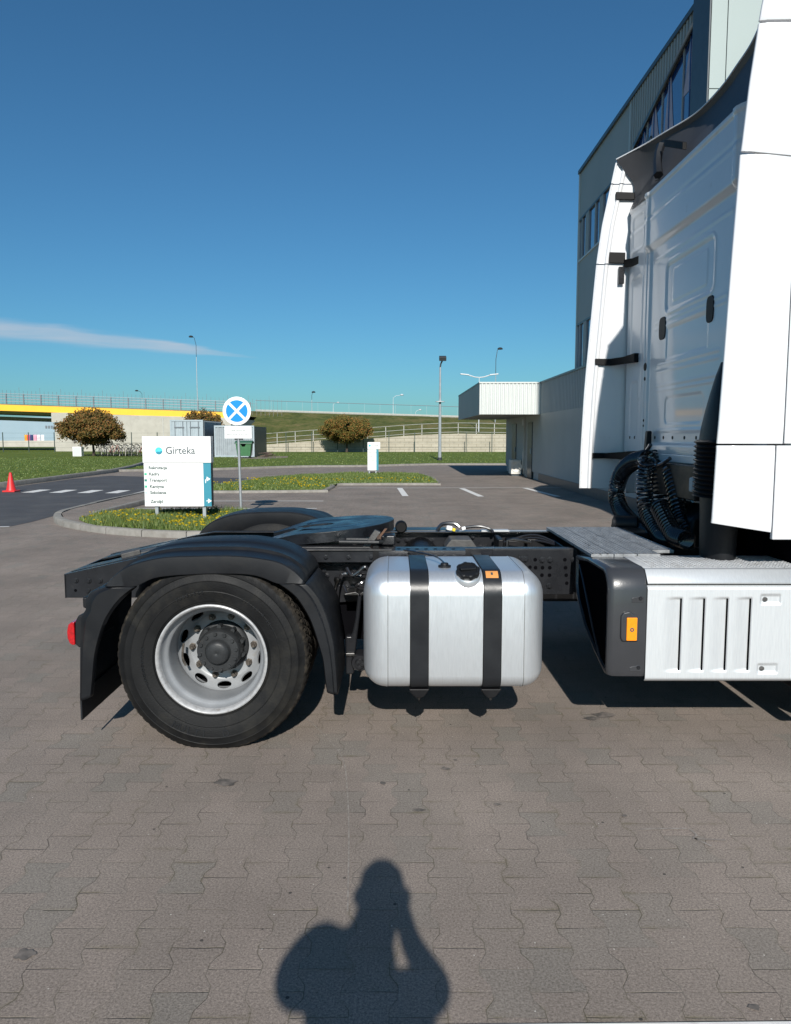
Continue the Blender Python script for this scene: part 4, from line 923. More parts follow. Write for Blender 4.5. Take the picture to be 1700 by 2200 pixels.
# taller front block: flank shade painted as a dark panel, front of large panels
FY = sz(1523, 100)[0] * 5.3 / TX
MB().box(5.32, 30, FY + .02, Yn + .25, 0, 14).build('front_block', 'clad_grey', t)
mb = MB(); xs_ = [5.3, P(1560, 100, FY)[0]] + [P(1560, 100, FY)[0] + 1.25 * k for k in range(1, 8)]; zj = P(1540, 192, FY)[1]; zs = [zj - 7.5, zj - 5, zj - 2.5, zj, zj + 2.5, zj + 5, 14]
zs[0] = 0.2
for a, b in zip(xs_, xs_[1:]):
    for c, d in zip(zs, zs[1:]): mb.box(a + .008, b - .008, FY - .03, FY + .02, c + .008, d - .008)
mb.build('front_panels', 'clad_front', t, flat=True)
MB().box(5.285, 5.32, FY - .03, Yn + .25, 0, 14).build('flank_panel', 'trim_dark', t)  # dark colour here carries the shade of the flank

# ================================================================== THE TRACTOR UNIT
M['rust'] = mat('rusty_iron', (.11, .055, .03), .8, c2=(.04, .03, .025), ns=16, bump=.3, bs=60)
M['alu'] = mat('brushed_aluminium', (.70, .73, .755), .37, .72, c2=(.655, .685, .71), ns=5, nd=9, stretch=(45, 12, 3), bump=.04, bs=9, rvar=.03, dirt=(.56, .57, .57), dlo=.58, dhi=.8, ds=2)
M['cover_top'] = mat('cover_top', (.42, .43, .44), .55, .2, c2=(.33, .34, .35), ns=18, bump=.2, bs=60, dirt=(.20, .19, .18), dlo=.55, dhi=.75, ds=12)
M['alu_cover'] = mat('pressed_aluminium', (.66, .68, .69), .48, .45, c2=(.60, .62, .635), ns=6, nd=8, stretch=(30, 8, 2), bump=.06, bs=8)
M['liner'] = mat('spoiler_liner', (.055, .056, .062), .55, c2=(.045, .046, .052), ns=3)
YC = 5.125
def mY(y): return 2 * YC - y
TR = thing('truck_tractor', (-.945, YC, 0), 'white two-axle tractor unit with bare black chassis, silver fuel tank and fifth wheel plate', 'truck')

# ---- chassis rails
def c_rail(yo, s, xs):                                       # yo outer web face, s direction inward
    rows = []
    for x, zt, zb in xs: rows.append([(x, yo + s * .075, zt), (x, yo, zt), (x, yo, zb), (x, yo + s * .075, zb)])
    return MB().grid(rows)
RX = [(-2.05, .769, .621), (-1.75, .835, .621), (-1.46, .90, .622), (-1.30, .93, .625), (-.6, .93, .64), (1.2, .93, .655), (3.9, .93, .66)]
c_rail(4.70, 1, RX).build('chassis_rail', 'chassis', TR, solid=.008, bevel=.004)
c_rail(5.55, -1, RX).build('chassis_rail', 'chassis', TR, solid=.008, bevel=.004, offset=1)
def bolts(pts, y, s, name='bolts', r=.011, h=.014, m='chassis'):
    mb = MB()
    for x, z in pts: mb.tube([(x, y, z), (x, y + s * h * .45, z), (x, y + s * h * .5, z), (x, y + s * h, z)], [r * 1.5, r * 1.5, r, r * .9], 6)
    return mb.build_each(name.rstrip('s'), m, TR)
# end of the near rail: bolts and holes
bolts([(-1.98, .73), (-1.90, .728), (-1.83, .728), (-1.905, .665), (-1.84, .668), (-1.76, .728), (-1.70, .725)], 4.699, -1)
mb = MB()
for x, z, r in ((-1.985, .668, .009), (-1.77, .672, .016), (-1.665, .765, .014), (-1.63, .79, .013)): mb.cyl((x, 4.7005, z), (x, 4.6975, z), r, 14)
mb.build_each('rail_hole', 'black_void', TR)
MB().box(-2.052, -2.044, 4.70, 5.55, .62, .77).build('rear_crossmember', 'chassis', TR)
MB().prism([(-2.04, .775), (-1.55, .885), (-1.55, .875), (-2.04, .765)], 'y', 4.78, 4.98).build('ramp_plate', 'grease_steel', TR)
MB().prism([(-2.04, .775), (-1.55, .885), (-1.55, .875), (-2.04, .765)], 'y', 5.27, 5.47).build('ramp_plate', 'grease_steel', TR)
mb = MB()
for x, y in ((-1.72, 4.95), (-1.62, 5.0), (-1.5, 4.9), (-1.45, 5.2)): mb.obox((x, y, .85), .12, .09, .06, (0, -.2, .4))
mb.build_each('tail_bracket', 'cast_grey', TR, bevel=.006)
# fish plate ahead of the tank with its pattern of holes and bolts
MB().prism([(.60, .925), (1.075, .925), (1.105, .645), (.60, .645)], 'y', 4.692, 4.699).build('fish_plate', 'chassis', TR, bevel=.002)
bolts([(.905, .862), (.952, .862), (.952, .70), (.78, .866), (.80, .866), (1.10, .86)], 4.691, -1, r=.013, h=.02)
mb = MB()
for x, z in ((.862, .862), (.83, .815), (.865, .812), (.908, .812), (.953, .812), (1.045, .862), (1.05, .812), (1.055, .765), (1.06, .715), (.905, .765), (.952, .765), (.84, .765), (.86, .72)): mb.cyl((x, 4.6925, z), (x, 4.690, z), .0115, 12)
mb.build_each('plate_hole', 'black_void', TR)
# bolted sub-frame angle along the near rail
MB().prism([(4.53, .942), (4.70, .942), (4.70, .936), (4.538, .936), (4.538, .872), (4.53, .872)], 'x', -.60, .42).build('subframe_angle', 'chassis', TR, bevel=.002)
mb = MB()
for k in range(7): mb.cyl((.02 + k * .055, 4.60, .940), (.02 + k * .055, 4.60, .9435), .012, 12)
mb.build_each('angle_hole', 'black_void', TR)
bolts([(-.55 + k * .135, .905) for k in range(4)] + [(.02 + k * .055, .905) for k in range(7)], 4.529, -1, r=.010, h=.016)
MB().box(-.60, -.02, 4.515, 4.535, .942, .951).build('edge_highlight_bar', 'cast_grey', TR, bevel=.006)  # highlight along the angle's edge, put in as a paler bar
MB().prism([(5.55, .942), (5.72, .942), (5.72, .936), (5.55, .936)], 'x', -.6, .42).build('subframe_angle', 'chassis', TR)
# crossmembers and things between the rails
mb = MB()
for x in (-.35, 1.62, 2.6): mb.box(x, x + .012, 4.71, 5.54, .66, .92); mb.box(x - .05, x + .06, 4.71, 5.54, .915, .925)
mb.build_each('crossmember', 'chassis', TR)
MB().tube([(.18, 4.71, .76), (.18, 5.54, .76)], .13, 24).build('round_crossmember', 'chassis_dark', TR)
MB().prism([(.34, .86), (.38, .915), (.52, .915), (.56, .86), (.54, .72), (.34, .72)], 'y', 5.22, 5.44).build('gusset', 'cast_grey', TR, bevel=.006)
mb = MB(); mb.box(.78, .90, 5.30, 5.46, .80, .90); mb.box(.92, 1.06, 5.34, 5.48, .80, .905); mb.box(.70, .74, 5.2, 5.45, .78, .92); mb.box(1.10, 1.2, 5.0, 5.4, .72, .90)
mb.build_each('valve_block', 'chassis_dark', TR, bevel=.01)
MB().tube([(.76, 5.18, .82), (.76, 5.18, .915), (.80, 5.18, .925), (.92, 5.18, .90)], .010, 8).build('pipe', 'steel', TR)
bolts([(.02 + k * .06, .87) for k in range(5)] + [(.44, .885), (.50, .89), (.56, .893)], 5.538, -1)
MB().tube([(-.8, YC, .60), (.4, YC, .64), (1.6, YC, .68)], .055, 16).build('drive_shaft', 'chassis_dark', TR)
mb = MB()
for k in range(4): mb.tube(smooth([(-.55, 4.80 + k * .025, .86), (.1, 4.84 + k * .02, .88), (.7, 4.86 + k * .02, .87), (1.4, 4.82 + k * .02, .88)], 6), .009, 6)
for k in range(3): mb.tube(smooth([(.6, 5.40 + k * .02, .80), (.95, 5.36, .93 - k * .02), (1.2, 5.2, .86), (1.6, 5.1, .84)], 6), .008, 6)
mb.build_each('air_line', 'hose', TR)

# ---- fifth wheel coupling
def fz(x): return lerp(1.072, 1.022, min(1, max(0, -x / .6))) if x > -.6 else lerp(1.022, .955, min(1, (-.6 - x) / .24))
half = [(-.45 + .44 * math.cos(R(a)), .45 * math.sin(R(a))) for a in range(0, 91, 6)] + [(-.54, .448), (-.62, .42), (-.70, .37), (-.78, .30), (-.835, .24), (-.85, .19), (-.84, .17), (-.78, .135), (-.66, .085), (-.56, .055), (-.47, .048), (-.43, .040), (-.408, .0)]
out = half + [(x, -y) for x, y in reversed(half[:-1])][:-1]
out = [(x, YC + y) for x, y in out]
bmF = bmesh.new(); vs = [bmF.verts.new((x, y, 0)) for x, y in out]; bmF.faces.new(vs); bmesh.ops.triangulate(bmF, faces=bmF.faces[:]); bmF.verts.index_update()
tris = [tuple(v.index for v in f.verts) for f in bmF.faces]; bmF.free()
n = len(out); mb = MB()
top = [(x, y, fz(x)) for x, y in out]; bot = [(x, y, fz(x) - .068) for x, y in out]
mb.add(top + bot, tris + [tuple(i + n for i in reversed(t_)) for t_ in tris] + [(i, (i + 1) % n, (i + 1) % n + n, i + n) for i in range(n)])
fw = mb.build('fifth_wheel_plate', 'grease_steel', TR, ang=30, bevel=.004)
mb = MB(); arc = [(-.42 + .21 * math.cos(R(a)), YC + .21 * math.sin(R(a))) for a in range(-150, 151, 10)]
mb.grid([[(x, y, fz(x) + .0005) for x, y in arc], [(x + .02 * (x + .42) / .21, y + .02 * (y - YC) / .21, fz(x) + .0035) for x, y in arc], [(x + .05 * (x + .42) / .21, y + .05 * (y - YC) / .21, fz(x) + .0035) for x, y in arc], [(x + .07 * (x + .42) / .21, y + .07 * (y - YC) / .21, fz(x) + .0005) for x, y in arc]])
mb.build('wear_ring', 'grease_steel', fw)
MB().lathe([(.001, .0), (.055, .0), (.06, -.02)], (-.40, YC, fz(-.40) - .012), 'z', 24).build('jaw', 'cast_grey', fw)
MB().lathe([(.36, -.085), (.30, -.10), (.12, -.11), (.001, -.11)], (-.40, YC, 1.05), 'z', 24).build('coupling_underside', 'rust', fw)
MB().box(-.16, -.03, 4.78, 5.0, .965, 1.005).build('underside_bracket', 'rust', fw, bevel=.01)
for y in (YC - .36, YC + .30):
    MB().prism([(-.66, .945), (-.22, .945), (-.30, .99), (-.36, 1.005), (-.52, 1.005), (-.58, .985)], 'y', y, y + .10).build('pedestal', 'cast_grey', TR, bevel=.006)
mb = MB()
for k in range(7): mb.box(-.51 + k * .024, -.498 + k * .024, YC - .375, YC - .36, .965, .998)
mb.build('pedestal_ribs', 'cast_grey', TR)
MB().prism([(-.72, .932), (-.12, .932), (-.16, .952), (-.68, .952)], 'y', 4.62, 5.63).build('mounting_plate', 'chassis', TR, bevel=.004)
MB().tube([(-.34, 4.60, .985), (-.10, 4.58, .985), (-.08, 4.60, .985), (-.11, 4.66, .99), (-.30, 4.68, .99)], .011, 8).build('release_handle', 'hub', TR)
MB().prism([(-.20, .95), (-.155, .95), (-.09, 1.04), (-.125, 1.055)], 'y', 4.62, 4.66).build('locking_lever', 'cast_grey', TR, bevel=.003)
MB().prism([(-.115, 1.0), (-.10, 1.0), (-.05, 1.065), (-.065, 1.065)], 'y', 4.60, 4.63).build('lever_spring', 'rust', TR)
MB().box(-.09, .0, 4.72, 4.86, .945, 1.01).build('grease_box', 'chassis', TR, bevel=.012)
MB().box(-.135, -.10, 4.52, 4.545, .80, .97).build('hanger_strap', 'seal', TR)
MB().lathe([(.001, -.05), (.034, -.05), (.043, -.03), (.043, .03), (.03, .05), (.001, .05)], (.040, 5.5, .972), 'y', 20).build('work_lamp', 'seal', TR)
# connectors parked on the far rail
mb = MB(); mb.tube(smooth([(.30, 5.5, .945), (.34, 5.5, .99), (.42, 5.49, .995), (.46, 5.48, .97)], 5), .014, 8); mb.tube(smooth([(.50, 5.5, .965), (.60, 5.49, .975), (.68, 5.48, .955), (.70, 5.46, .93)], 5), .011, 8); mb.build('cable', 'hose', TR)
MB().obox((.385, 5.47, .965), .045, .035, .035, (0, .2, .2)).build('white_connector', 'sign_white', TR, bevel=.01)
MB().obox((.415, 5.43, .958), .024, .024, .024, (0, .3, 0)).build('yellow_cap', 'yellow', TR, bevel=.006)
MB().cyl((.475, 5.46, .960), (.50, 5.46, .966), .014, 12).build('white_connector', 'sign_white', TR)
MB().box(.62, .82, 5.50, 5.58, .933, .945).build('rail_cover', 'alu_cover', TR)
MB().grid([[(x, 5.50, .9335), (x, 5.60, .9335)] for x in (.05, .40, .60, .9, 1.15)]).build('rail_cover', 'alu_cover', TR, solid=.003, offset=1)

# ---- wheels
def bake(o, cutter_mb):
    c = cutter_mb.build('cut', 'rubber'); c.location = (0, 0, 0)
    me = c.data; off = Vector(ORG[c.name]); 
    md = o.modifiers.new('b', 'BOOLEAN'); md.object = c; md.solver = 'EXACT'; md.operation = 'DIFFERENCE'
    if o.parent: c.location = -Vector(ORG[o.name]) ; c.parent = o.parent
    dg = bpy.context.evaluated_depsgraph_get(); dg.update(); me2 = bpy.data.meshes.new_from_object(o.evaluated_get(dg))
    o.modifiers.clear(); o.data = me2; bpy.data.objects.remove(c); me2.shade_smooth(); me2.set_sharp_from_angle(angle=R(32))
def tyre(xc, zc, yf, s, parent, detail=True, Rr=.5):
    n = 384 if detail else 96
    prof = [(.282, .03), (.289, .012), (.297, .006), (.300, .009), (.304, .004), (.335, -.004), (.352, -.007), (.355, -.0095), (.359, -.0075), (.378, -.012), (.408, -.012), (.412, -.0145), (.417, -.011), (.438, -.007), (.446, -.004), (.449, -.0065), (.453, -.001), (.468, .008), (.477, .014), (.480, .015), (.488, .022), (.494, .034)]
    tr = [(.497, .045), (.4985, .062), (.499, .080), (.4875, .082), (.4875, .090), (.499, .092), (.5, .112), (.5, .130), (.488, .132), (.488, .140), (.5, .142), (.5, .160), (.5, .18), (.488, .182), (.488, .19), (.499, .192), (.499, .215), (.497, .235)]
    end = [(.488, .262), (.462, .282), (.41, .292), (.33, .285), (.285, .26)]
    rows = []; NB = 64
    for (r, y) in prof + tr + end:
        row = []
        for k in range(n):
            a = 2 * PI * k / n; q = (k * NB / n) % 1.0; rr = r
            if detail and (r, y) in tr or (detail and .475 < r < .496 and y < .04):
                ph = (y * 9) % 1 if y > .06 else 0
                if ((q + ph) % 1.0) < .24: rr = r - (.009 if r > .4965 else .003)
            x, z = xc + rr * math.cos(a) * Rr / .5, zc + rr * math.sin(a) * Rr / .5
            if z < .003: z = .003 + .0
            row.append((x, yf + s * y, z))
        rows.append(row)
    o = MB().grid(rows, True).build('tyre', 'rubber', parent, ang=28)
    o.data.materials.append(M['tread'])
    c3 = Vector((xc, 0, zc)) - Vector(ORG[o.name])
    for p in o.data.polygons:
        r = math.hypot(p.center.x - c3.x, p.center.z - c3.z)
        if r > .479 * Rr / .5 and s * (p.center.y + ORG[o.name][1] - yf) > .012: p.material_index = 1
    return o
def rear_wheel(xc, yf, s):
    zc = .478
    w = MB().lathe([(.284, .022), (.2895, .006), (.288, -.003), (.282, -.006), (.275, -.002), (.270, .010), (.267, .028)], (xc, yf, zc), 'y', 96)
    if s < 0: w.v = [(x, 2 * yf - y, z) for x, y, z in w.v]
    wo = w.build('wheel', 'rim_lip', TR, ang=50)
    tyre(xc, zc, yf, s, wo, detail=s > 0)
    rb = MB().lathe([(.267, .028), (.262, .046), (.253, .058), (.243, .065), (.2385, .078), (.2375, .11), (.237, .150), (.236, .185), (.236, .27), (.246, .28), (.246, .285), (.230, .275)], (xc, yf, zc), 'y', 96)
    dp = [(.2355, .218), (.233, .226), (.226, .235), (.214, .248), (.203, .259), (.195, .267), (.188, .274), (.178, .279), (.141, .279), (.141, .290), (.180, .290), (.194, .284), (.203, .274), (.212, .265), (.223, .254), (.232, .244), (.2355, .238), (.2355, .218)]
    db = MB().lathe(dp, (xc, yf, zc), 'y', 120)
    def fl(m_):
        if s < 0: m_.v = [(x, 2 * yf - y, z) for x, y, z in m_.v]
        return m_
    fl(rb).build('rim', 'rim', wo, ang=50)
    do = fl(db).build('wheel_disc', 'rim', wo, ang=40)
    if s > 0:
        cut = MB()
        for k in range(10):
            a = R(-90 + 36 * k + 2); rad = Vector((math.cos(a), 0, math.sin(a))); tan = Vector((-math.sin(a), 0, math.cos(a)))
            nrm = (Vector((0, -.76, 0)) + rad * -.65).normalized(); c = Vector((xc, yf + .250, zc)) + rad * .2135; b = nrm.cross(tan)
            rows = [[c + nrm * h + tan * (.039 * math.cos(q * PI / 12)) + b * (.0235 * math.sin(q * PI / 12)) for q in range(24)] for h in (-.05, .05)]
            o_ = len(cut.v); cut.grid(rows, True); cut.f.append(tuple(o_ + q for q in range(24))); cut.f.append(tuple(o_ + 47 - q for q in range(24)))
        bake(do, cut)
    mb = MB()
    for k in range(10):
        a = R(-90 + 18 + 36 * k + 2); p = Vector((xc + .168 * math.cos(a), yf + s * .281, zc + .168 * math.sin(a)))
        mb.tube([p, p + Vector((0, -s * .006, 0)), p + Vector((0, -s * .007, 0)), p + Vector((0, -s * .026, 0))], [.021, .020, .0165, .0155], 6)
        mb.tube([p + Vector((0, -s * .02, 0)), p + Vector((0, -s * .040, 0))], .010, 10)
    mb.build_each('wheel_nut', 'nut', wo)
    hb = MB().lathe([(.139, .31), (.139, .268), (.134, .262), (.119, .258), (.117, .175), (.115, .160), (.108, .150), (.082, .147), (.070, .147), (.066, .143), (.064, .128), (.058, .117), (.045, .111), (.02, .108), (.010, .109), (.001, .112)], (xc, yf, zc), 'y', 60)
    ho = fl(hb).build('hub', 'hub', wo, ang=40)
    mb = MB()
    for k in range(12):
        a = R(30 * k + 8); p = Vector((xc + .0965 * math.cos(a), yf + s * .150, zc + .0965 * math.sin(a)))
        mb.tube([p, p + Vector((0, -s * .003, 0)), p + Vector((0, -s * .0035, 0)), p + Vector((0, -s * .013, 0))], [.0145, .0145, .0105, .010], 6)
    for k in range(10):
        a = R(36 * k + 20); p = Vector((xc + .121 * math.cos(a), yf + s * .20, zc + .121 * math.sin(a))); mb.cyl(p, p + Vector((0, s * .05, 0)), .012, 8)
    mb.build_each('hub_bolt', 'hub', ho)
    # raised lettering on the sidewall
    if s > 0:
        mbk = MB()
        mbk.tube(smooth([(xc - .196, yf + .20, zc + .03), (xc - .193, yf + .16, zc - .03), (xc - .175, yf + .15, zc - .075)], 4), .006, 8); mbk.build('valve_stem', 'nut', wo)
        for word, a0, st, rr_, sz_ in (('MULTI  D', -119, 5.6, .408, .052), ('315/60 R 22.5', 62, 3.0, .365, .022), ('TUBELESS', 118, 3.2, .365, .024), ('REGROOVABLE', 200, 3.0, .362, .022)):
            for i, ch in enumerate(word):
                if ch == ' ': continue
                low = a0 < 0; a = R(a0 + st * i) if low else R(a0 - st * i)
                up = -1 if low else 1
                cu = bpy.data.curves.new('l', 'FONT'); cu.body = ch; cu.size = sz_; cu.extrude = .002; cu.align_x = 'CENTER'; cu.resolution_u = 2
                t_ = bpy.data.objects.new('tmp', cu); col.objects.link(t_); dg = bpy.context.evaluated_depsgraph_get(); me = bpy.data.meshes.new_from_object(t_.evaluated_get(dg)); bpy.data.objects.remove(t_)
                px, pz = xc + (rr_ - (.036 if not low else .0) * sz_ / .052) * math.cos(a), zc + (rr_ - (.036 if not low else .0) * sz_ / .052) * math.sin(a)
                rot = a - PI / 2 if not low else a + PI / 2
                mtx = Matrix.Translation((px, yf - .0135 if rr_ > .39 else yf - .0105, pz)) @ Matrix.Rotation(-rot, 4, 'Y') @ Matrix.Rotation(PI / 2, 4, 'X')
                me.transform(mtx); o_ = len(LET.v); LET.v += [tuple(v.co) for v in me.vertices]; LET.f += [tuple(q + o_ for q in p.vertices) for p in me.polygons]
        LET.build_each('sidewall_letter', 'strap_black', wo)
    return wo
LET = MB()
WXc = -.945
rear_wheel(WXc, 3.853, 1)
rear_wheel(WXc, mY(3.853), -1)
def plain_wheel(xc, yf, s, zc=.478):
    w = MB().lathe([(.29, .0), (.28, -.004), (.262, .03), (.24, .08), (.238, .2)], (xc, yf, zc), 'y', 64)
    if s < 0: w.v = [(x, 2 * yf - y, z) for x, y, z in w.v]
    wo = w.build('wheel', 'rim', TR); tyre(xc, zc, yf, s, wo, detail=False)
    d = MB().lathe([(.24, .09), (.2, .05), (.17, .03), (.12, .03), (.10, -.02), (.001, -.03)], (xc, yf, zc), 'y', 48)
    if s < 0: d.v = [(x, 2 * yf - y, z) for x, y, z in d.v]
    d.build('wheel_disc', 'rim', wo); return wo
for yf, s in ((4.20, 1), (mY(4.20), -1)):                      # inner wheels of the twin sets
    w = MB().lathe([(.289, .0), (.28, -.004), (.262, .03), (.24, .08), (.238, .2), (.20, .0), (.14, -.02)], (WXc, yf, .478), 'y', 48)
    if s < 0: w.v = [(x, 2 * yf - y, z) for x, y, z in w.v]
    wo = w.build('wheel', 'chassis_dark', TR); tyre(WXc, .478, yf, s, wo, detail=False)
plain_wheel(2.76, 3.95, 1); plain_wheel(2.76, mY(3.95), -1)
MB().tube([(WXc, 4.3, .478), (WXc, 4.75, .478), (WXc, 4.9, .48), (WXc, YC, .49), (WXc, 5.35, .48), (WXc, 5.5, .478), (WXc, 5.95, .478)], [.09, .09, .20, .25, .20, .09, .09], 20).build('rear_axle', 'chassis_dark', TR)
MB().cyl((2.76, 4.2, .45), (2.76, 6.05, .45), .07, 12).build('front_axle', 'chassis_dark', TR)
for y in (4.62, 5.63):
    for x in (-1.32, -.60): MB().lathe([(.10, 0), (.13, .04), (.14, .10), (.12, .14), (.14, .18), (.13, .25), (.10, .28)], (x, y, .50), 'z', 20).build('air_spring', 'seal', TR)

# ---- rear mudguards
A_ = [(-1.476, .865), (-1.405, .932), (-1.329, .974), (-1.177, 1.008), (-1.01, 1.016), (-.843, 1.017), (-.719, 1.008), (-.592, .984), (-.511, .936), (-.46, .879)]
B_ = [(-1.470, .862), (-1.39, .861), (-1.318, .863), (-1.229, .903), (-1.134, .918), (-1.01, .925), (-.928, .928), (-.759, .925), (-.677, .909), (-.597, .877), (-.53, .876), (-.462, .876)]
C_ = [(-1.50, .86), (-1.45, .925), (-1.362, .985), (-1.217, 1.028), (-1.06, 1.043), (-.926, 1.046), (-.782, 1.043), (-.638, 1.015), (-.53, .965), (-.474, .92), (-.445, .86)]
A_, B_, C_ = (resample(smooth(q, 5), 60) for q in (A_, B_, C_))
def mudguard(f):                                               # f maps the near side y to this side's y
    def mix(p, q, t): return [(lerp(a[0], b[0], t), lerp(a[1], b[1], t)) for a, b in zip(p, q)]
    rows = []
    rows.append([(x, f(3.850), z) for x, z in mix(B_, A_, .03)])
    rows.append([(x, f(3.840), z) for x, z in B_])
    rows.append([(x, f(3.838), z) for x, z in mix(B_, A_, .06)])
    rows.append([(x, f(3.845), z) for x, z in mix(B_, A_, .97)])
    rows.append([(x, f(3.852), z + .0015) for x, z in mix(A_, C_, .01)])
    rows.append([(x, f(3.96), z) for x, z in mix(A_, C_, .18)])
    rows.append([(x, f(4.005), z + .002) for x, z in mix(A_, C_, .25)])
    rows.append([(x, f(4.02), z + .013) for x, z in mix(A_, C_, .36)])
    rows.append([(x, f(4.06), z + .010) for x, z in mix(A_, C_, .45)])
    rows.append([(x, f(4.16), z + .008) for x, z in mix(A_, C_, .6)])
    rows.append([(x, f(4.175), z + .013) for x, z in mix(A_, C_, .65)])
    rows.append([(x, f(4.32), z + .008) for x, z in mix(A_, C_, .85)])
    rows.append([(x, f(4.45), z) for x, z in C_])
    rows.append([(x, f(4.458), z - .008) for x, z in C_])
    rows.append([(lerp(-.945, x, .62), f(4.464), lerp(.478, z, .62)) for x, z in C_])
    o = MB().grid(rows).build('mudguard', 'plastic_black', TR, ang=28, solid=.005, offset=-1 if f(1) == 1 else 1)
    # rear lower piece
    O = resample([(-1.474, .857), (-1.53, .842), (-1.562, .829), (-1.586, .786), (-1.587, .735), (-1.612, .70), (-1.622, .537), (-1.633, .26)], 40)
    I = resample(smooth([(-1.316, .857), (-1.382, .80), (-1.443, .73), (-1.484, .655), (-1.519, .556), (-1.536, .481), (-1.549, .38), (-1.563, .285)], 4), 40)
    rows = [[(x, f(3.868), z) for x, z in mix(I, O, .02)], [(x, f(3.858), z) for x, z in I], [(x, f(3.838), z) for x, z in mix(I, O, .10)], [(x, f(3.836), z) for x, z in mix(I, O, .72)], [(x, f(3.852), z) for x, z in mix(I, O, .80)], [(x, f(3.858), z) for x, z in mix(I, O, .96)], [(x, f(3.872), z) for x, z in O], [(x - .01, f(4.42), z) for x, z in O], [(x, f(4.62), z) for x, z in O]]
    MB().grid(rows).build('mudguard_rear_piece', 'plastic_black', TR, ang=45, solid=.005, offset=-1 if f(1) == 1 else 1)
    y0, y1 = sorted((f(3.86), f(4.60)))
    MB().box(-1.632, -1.622, y0, y1, .155, .30).build('mud_flap', 'flap_black', TR, bevel=.003)
    # front lower piece
    I = resample(smooth([(-.597, .874), (-.52, .815), (-.473, .75), (-.431, .668), (-.39, .537), (-.374, .476), (-.363, .371), (-.354, .309)], 4), 40)
    K = resample(smooth([(-.47, .873), (-.439, .866), (-.387, .80), (-.346, .70), (-.314, .563), (-.307, .476), (-.300, .38), (-.297, .292)], 4), 40)
    D = resample(smooth([(-.455, .873), (-.41, .83), (-.365, .76), (-.335, .70), (-.315, .60), (-.303, .476), (-.297, .38), (-.293, .292)], 4), 40)
    rows = [[(x, f(3.868), z) for x, z in mix(I, K, .02)], [(x, f(3.856), z) for x, z in I], [(x, f(3.840), z) for x, z in mix(I, K, .10)], [(x, f(3.838), z) for x, z in mix(I, K, .62)], [(x, f(3.850), z) for x, z in mix(I, K, .70)], [(x, f(3.853), z) for x, z in mix(I, K, .93)], [(x, f(3.865), z) for x, z in K], [(x, f(4.40), z) for x, z in D], [(x - .02, f(4.45), z) for x, z in D]]
    MB().grid(rows).build('mudguard_front_piece', 'plastic_black', TR, ang=45, solid=.005, offset=-1 if f(1) == 1 else 1)
mudguard(lambda y: y); mudguard(mY)
# tail lamps
for y0, y1 in ((3.875, 4.30), (mY(4.30), mY(3.875))):
    hs = MB().prism([(-1.60, .71), (-1.628, .705), (-1.645, .672), (-1.650, .555), (-1.632, .535), (-1.60, .54)], 'y', y0 - .004, y1).build('tail_lamp', 'plastic_black', TR, bevel=.008)
    MB().prism([(-1.652, .668), (-1.668, .668), (-1.684, .655), (-1.691, .62), (-1.690, .585), (-1.680, .558), (-1.668, .548), (-1.652, .548)], 'y', y0, y1 - .01).build('red_lens', 'red_lens', hs, bevel=.006, seg=3)
    MB().box(-1.606, -1.57, y0, y1, .74, .80).build('lamp_bracket', 'plastic_black', TR, bevel=.012)

# ---- things between mudguard and tank
MB().prism([(-.56, .90), (-.10, .90), (-.10, .625), (-.16, .613), (-.353, .60), (-.42, .665), (-.50, .72)], 'y', 4.655, 4.672).build('spring_bracket', 'chassis', TR, bevel=.005)
MB().prism([(-.54, .855), (-.42, .845), (-.40, .835), (-.33, .835), (-.30, .85), (-.12, .85), (-.12, .842), (-.30, .842), (-.33, .826), (-.41, .826), (-.44, .837), (-.54, .846)], 'y', 4.63, 4.66).build('bracket_rib', 'chassis', TR, bevel=.003)
bolts([(-.50, .885), (-.455, .872), (-.41, .885), (-.34, .872), (-.28, .88), (-.235, .872), (-.19, .88), (-.15, .87), (-.44, .80), (-.42, .77), (-.38, .84), (-.25, .80), (-.20, .77), (-.15, .74), (-.30, .70), (-.26, .695), (-.22, .70), (-.18, .695), (-.14, .70), (-.47, .74), (-.44, .70)], 4.654, -1, r=.011, h=.022)
mb = MB()
for x, z in ((-.37, .88), (-.32, .88), (-.26, .765), (-.20, .83), (-.30, .655), (-.25, .655)): mb.cyl((x, 4.6545, z), (x, 4.652, z), .0095, 10)
mb.build_each('bracket_hole', 'black_void', TR)
MB().tube([(-.346, 4.55, .775), (-.350, 4.55, .755), (-.354, 4.55, .74), (-.366, 4.55, .69), (-.369, 4.55, .665), (-.372, 4.55, .65)], [.021, .021, .010, .010, .021, .021], 10).build('levelling_rod', 'steel', TR)
MB().tube(smooth([(-.355, 4.58, .60), (-.352, 4.58, .68), (-.335, 4.58, .76), (-.305, 4.58, .795), (-.21, 4.58, .782), (-.15, 4.6, .77)], 5), .013, 8).build('air_pipe', 'hose', TR)
MB().tube(smooth([(-.29, 4.52, .84), (-.26, 4.5, .80), (-.22, 4.5, .82), (-.18, 4.5, .85), (-.15, 4.52, .80), (-.17, 4.54, .76)], 5), .011, 8).build('air_pipe', 'hose', TR)
MB().tube(smooth([(-.14, 4.5, .78), (-.20, 4.47, .76), (-.23, 4.48, .735), (-.17, 4.5, .71), (-.13, 4.5, .69)], 5), .010, 8).build('air_pipe', 'hose', TR)
MB().tube(smooth([(-.31, 4.5, .74), (-.29, 4.48, .70), (-.27, 4.48, .69), (-.24, 4.5, .695)], 5), .008, 8).build('air_pipe', 'hose', TR)
MB().prism([(-.30, .700), (-.235, .712), (-.215, .700), (-.19, .712), (-.175, .690), (-.30, .690)], 'y', 4.44, 4.60).build('spring_seat', 'steel', TR, bevel=.004)
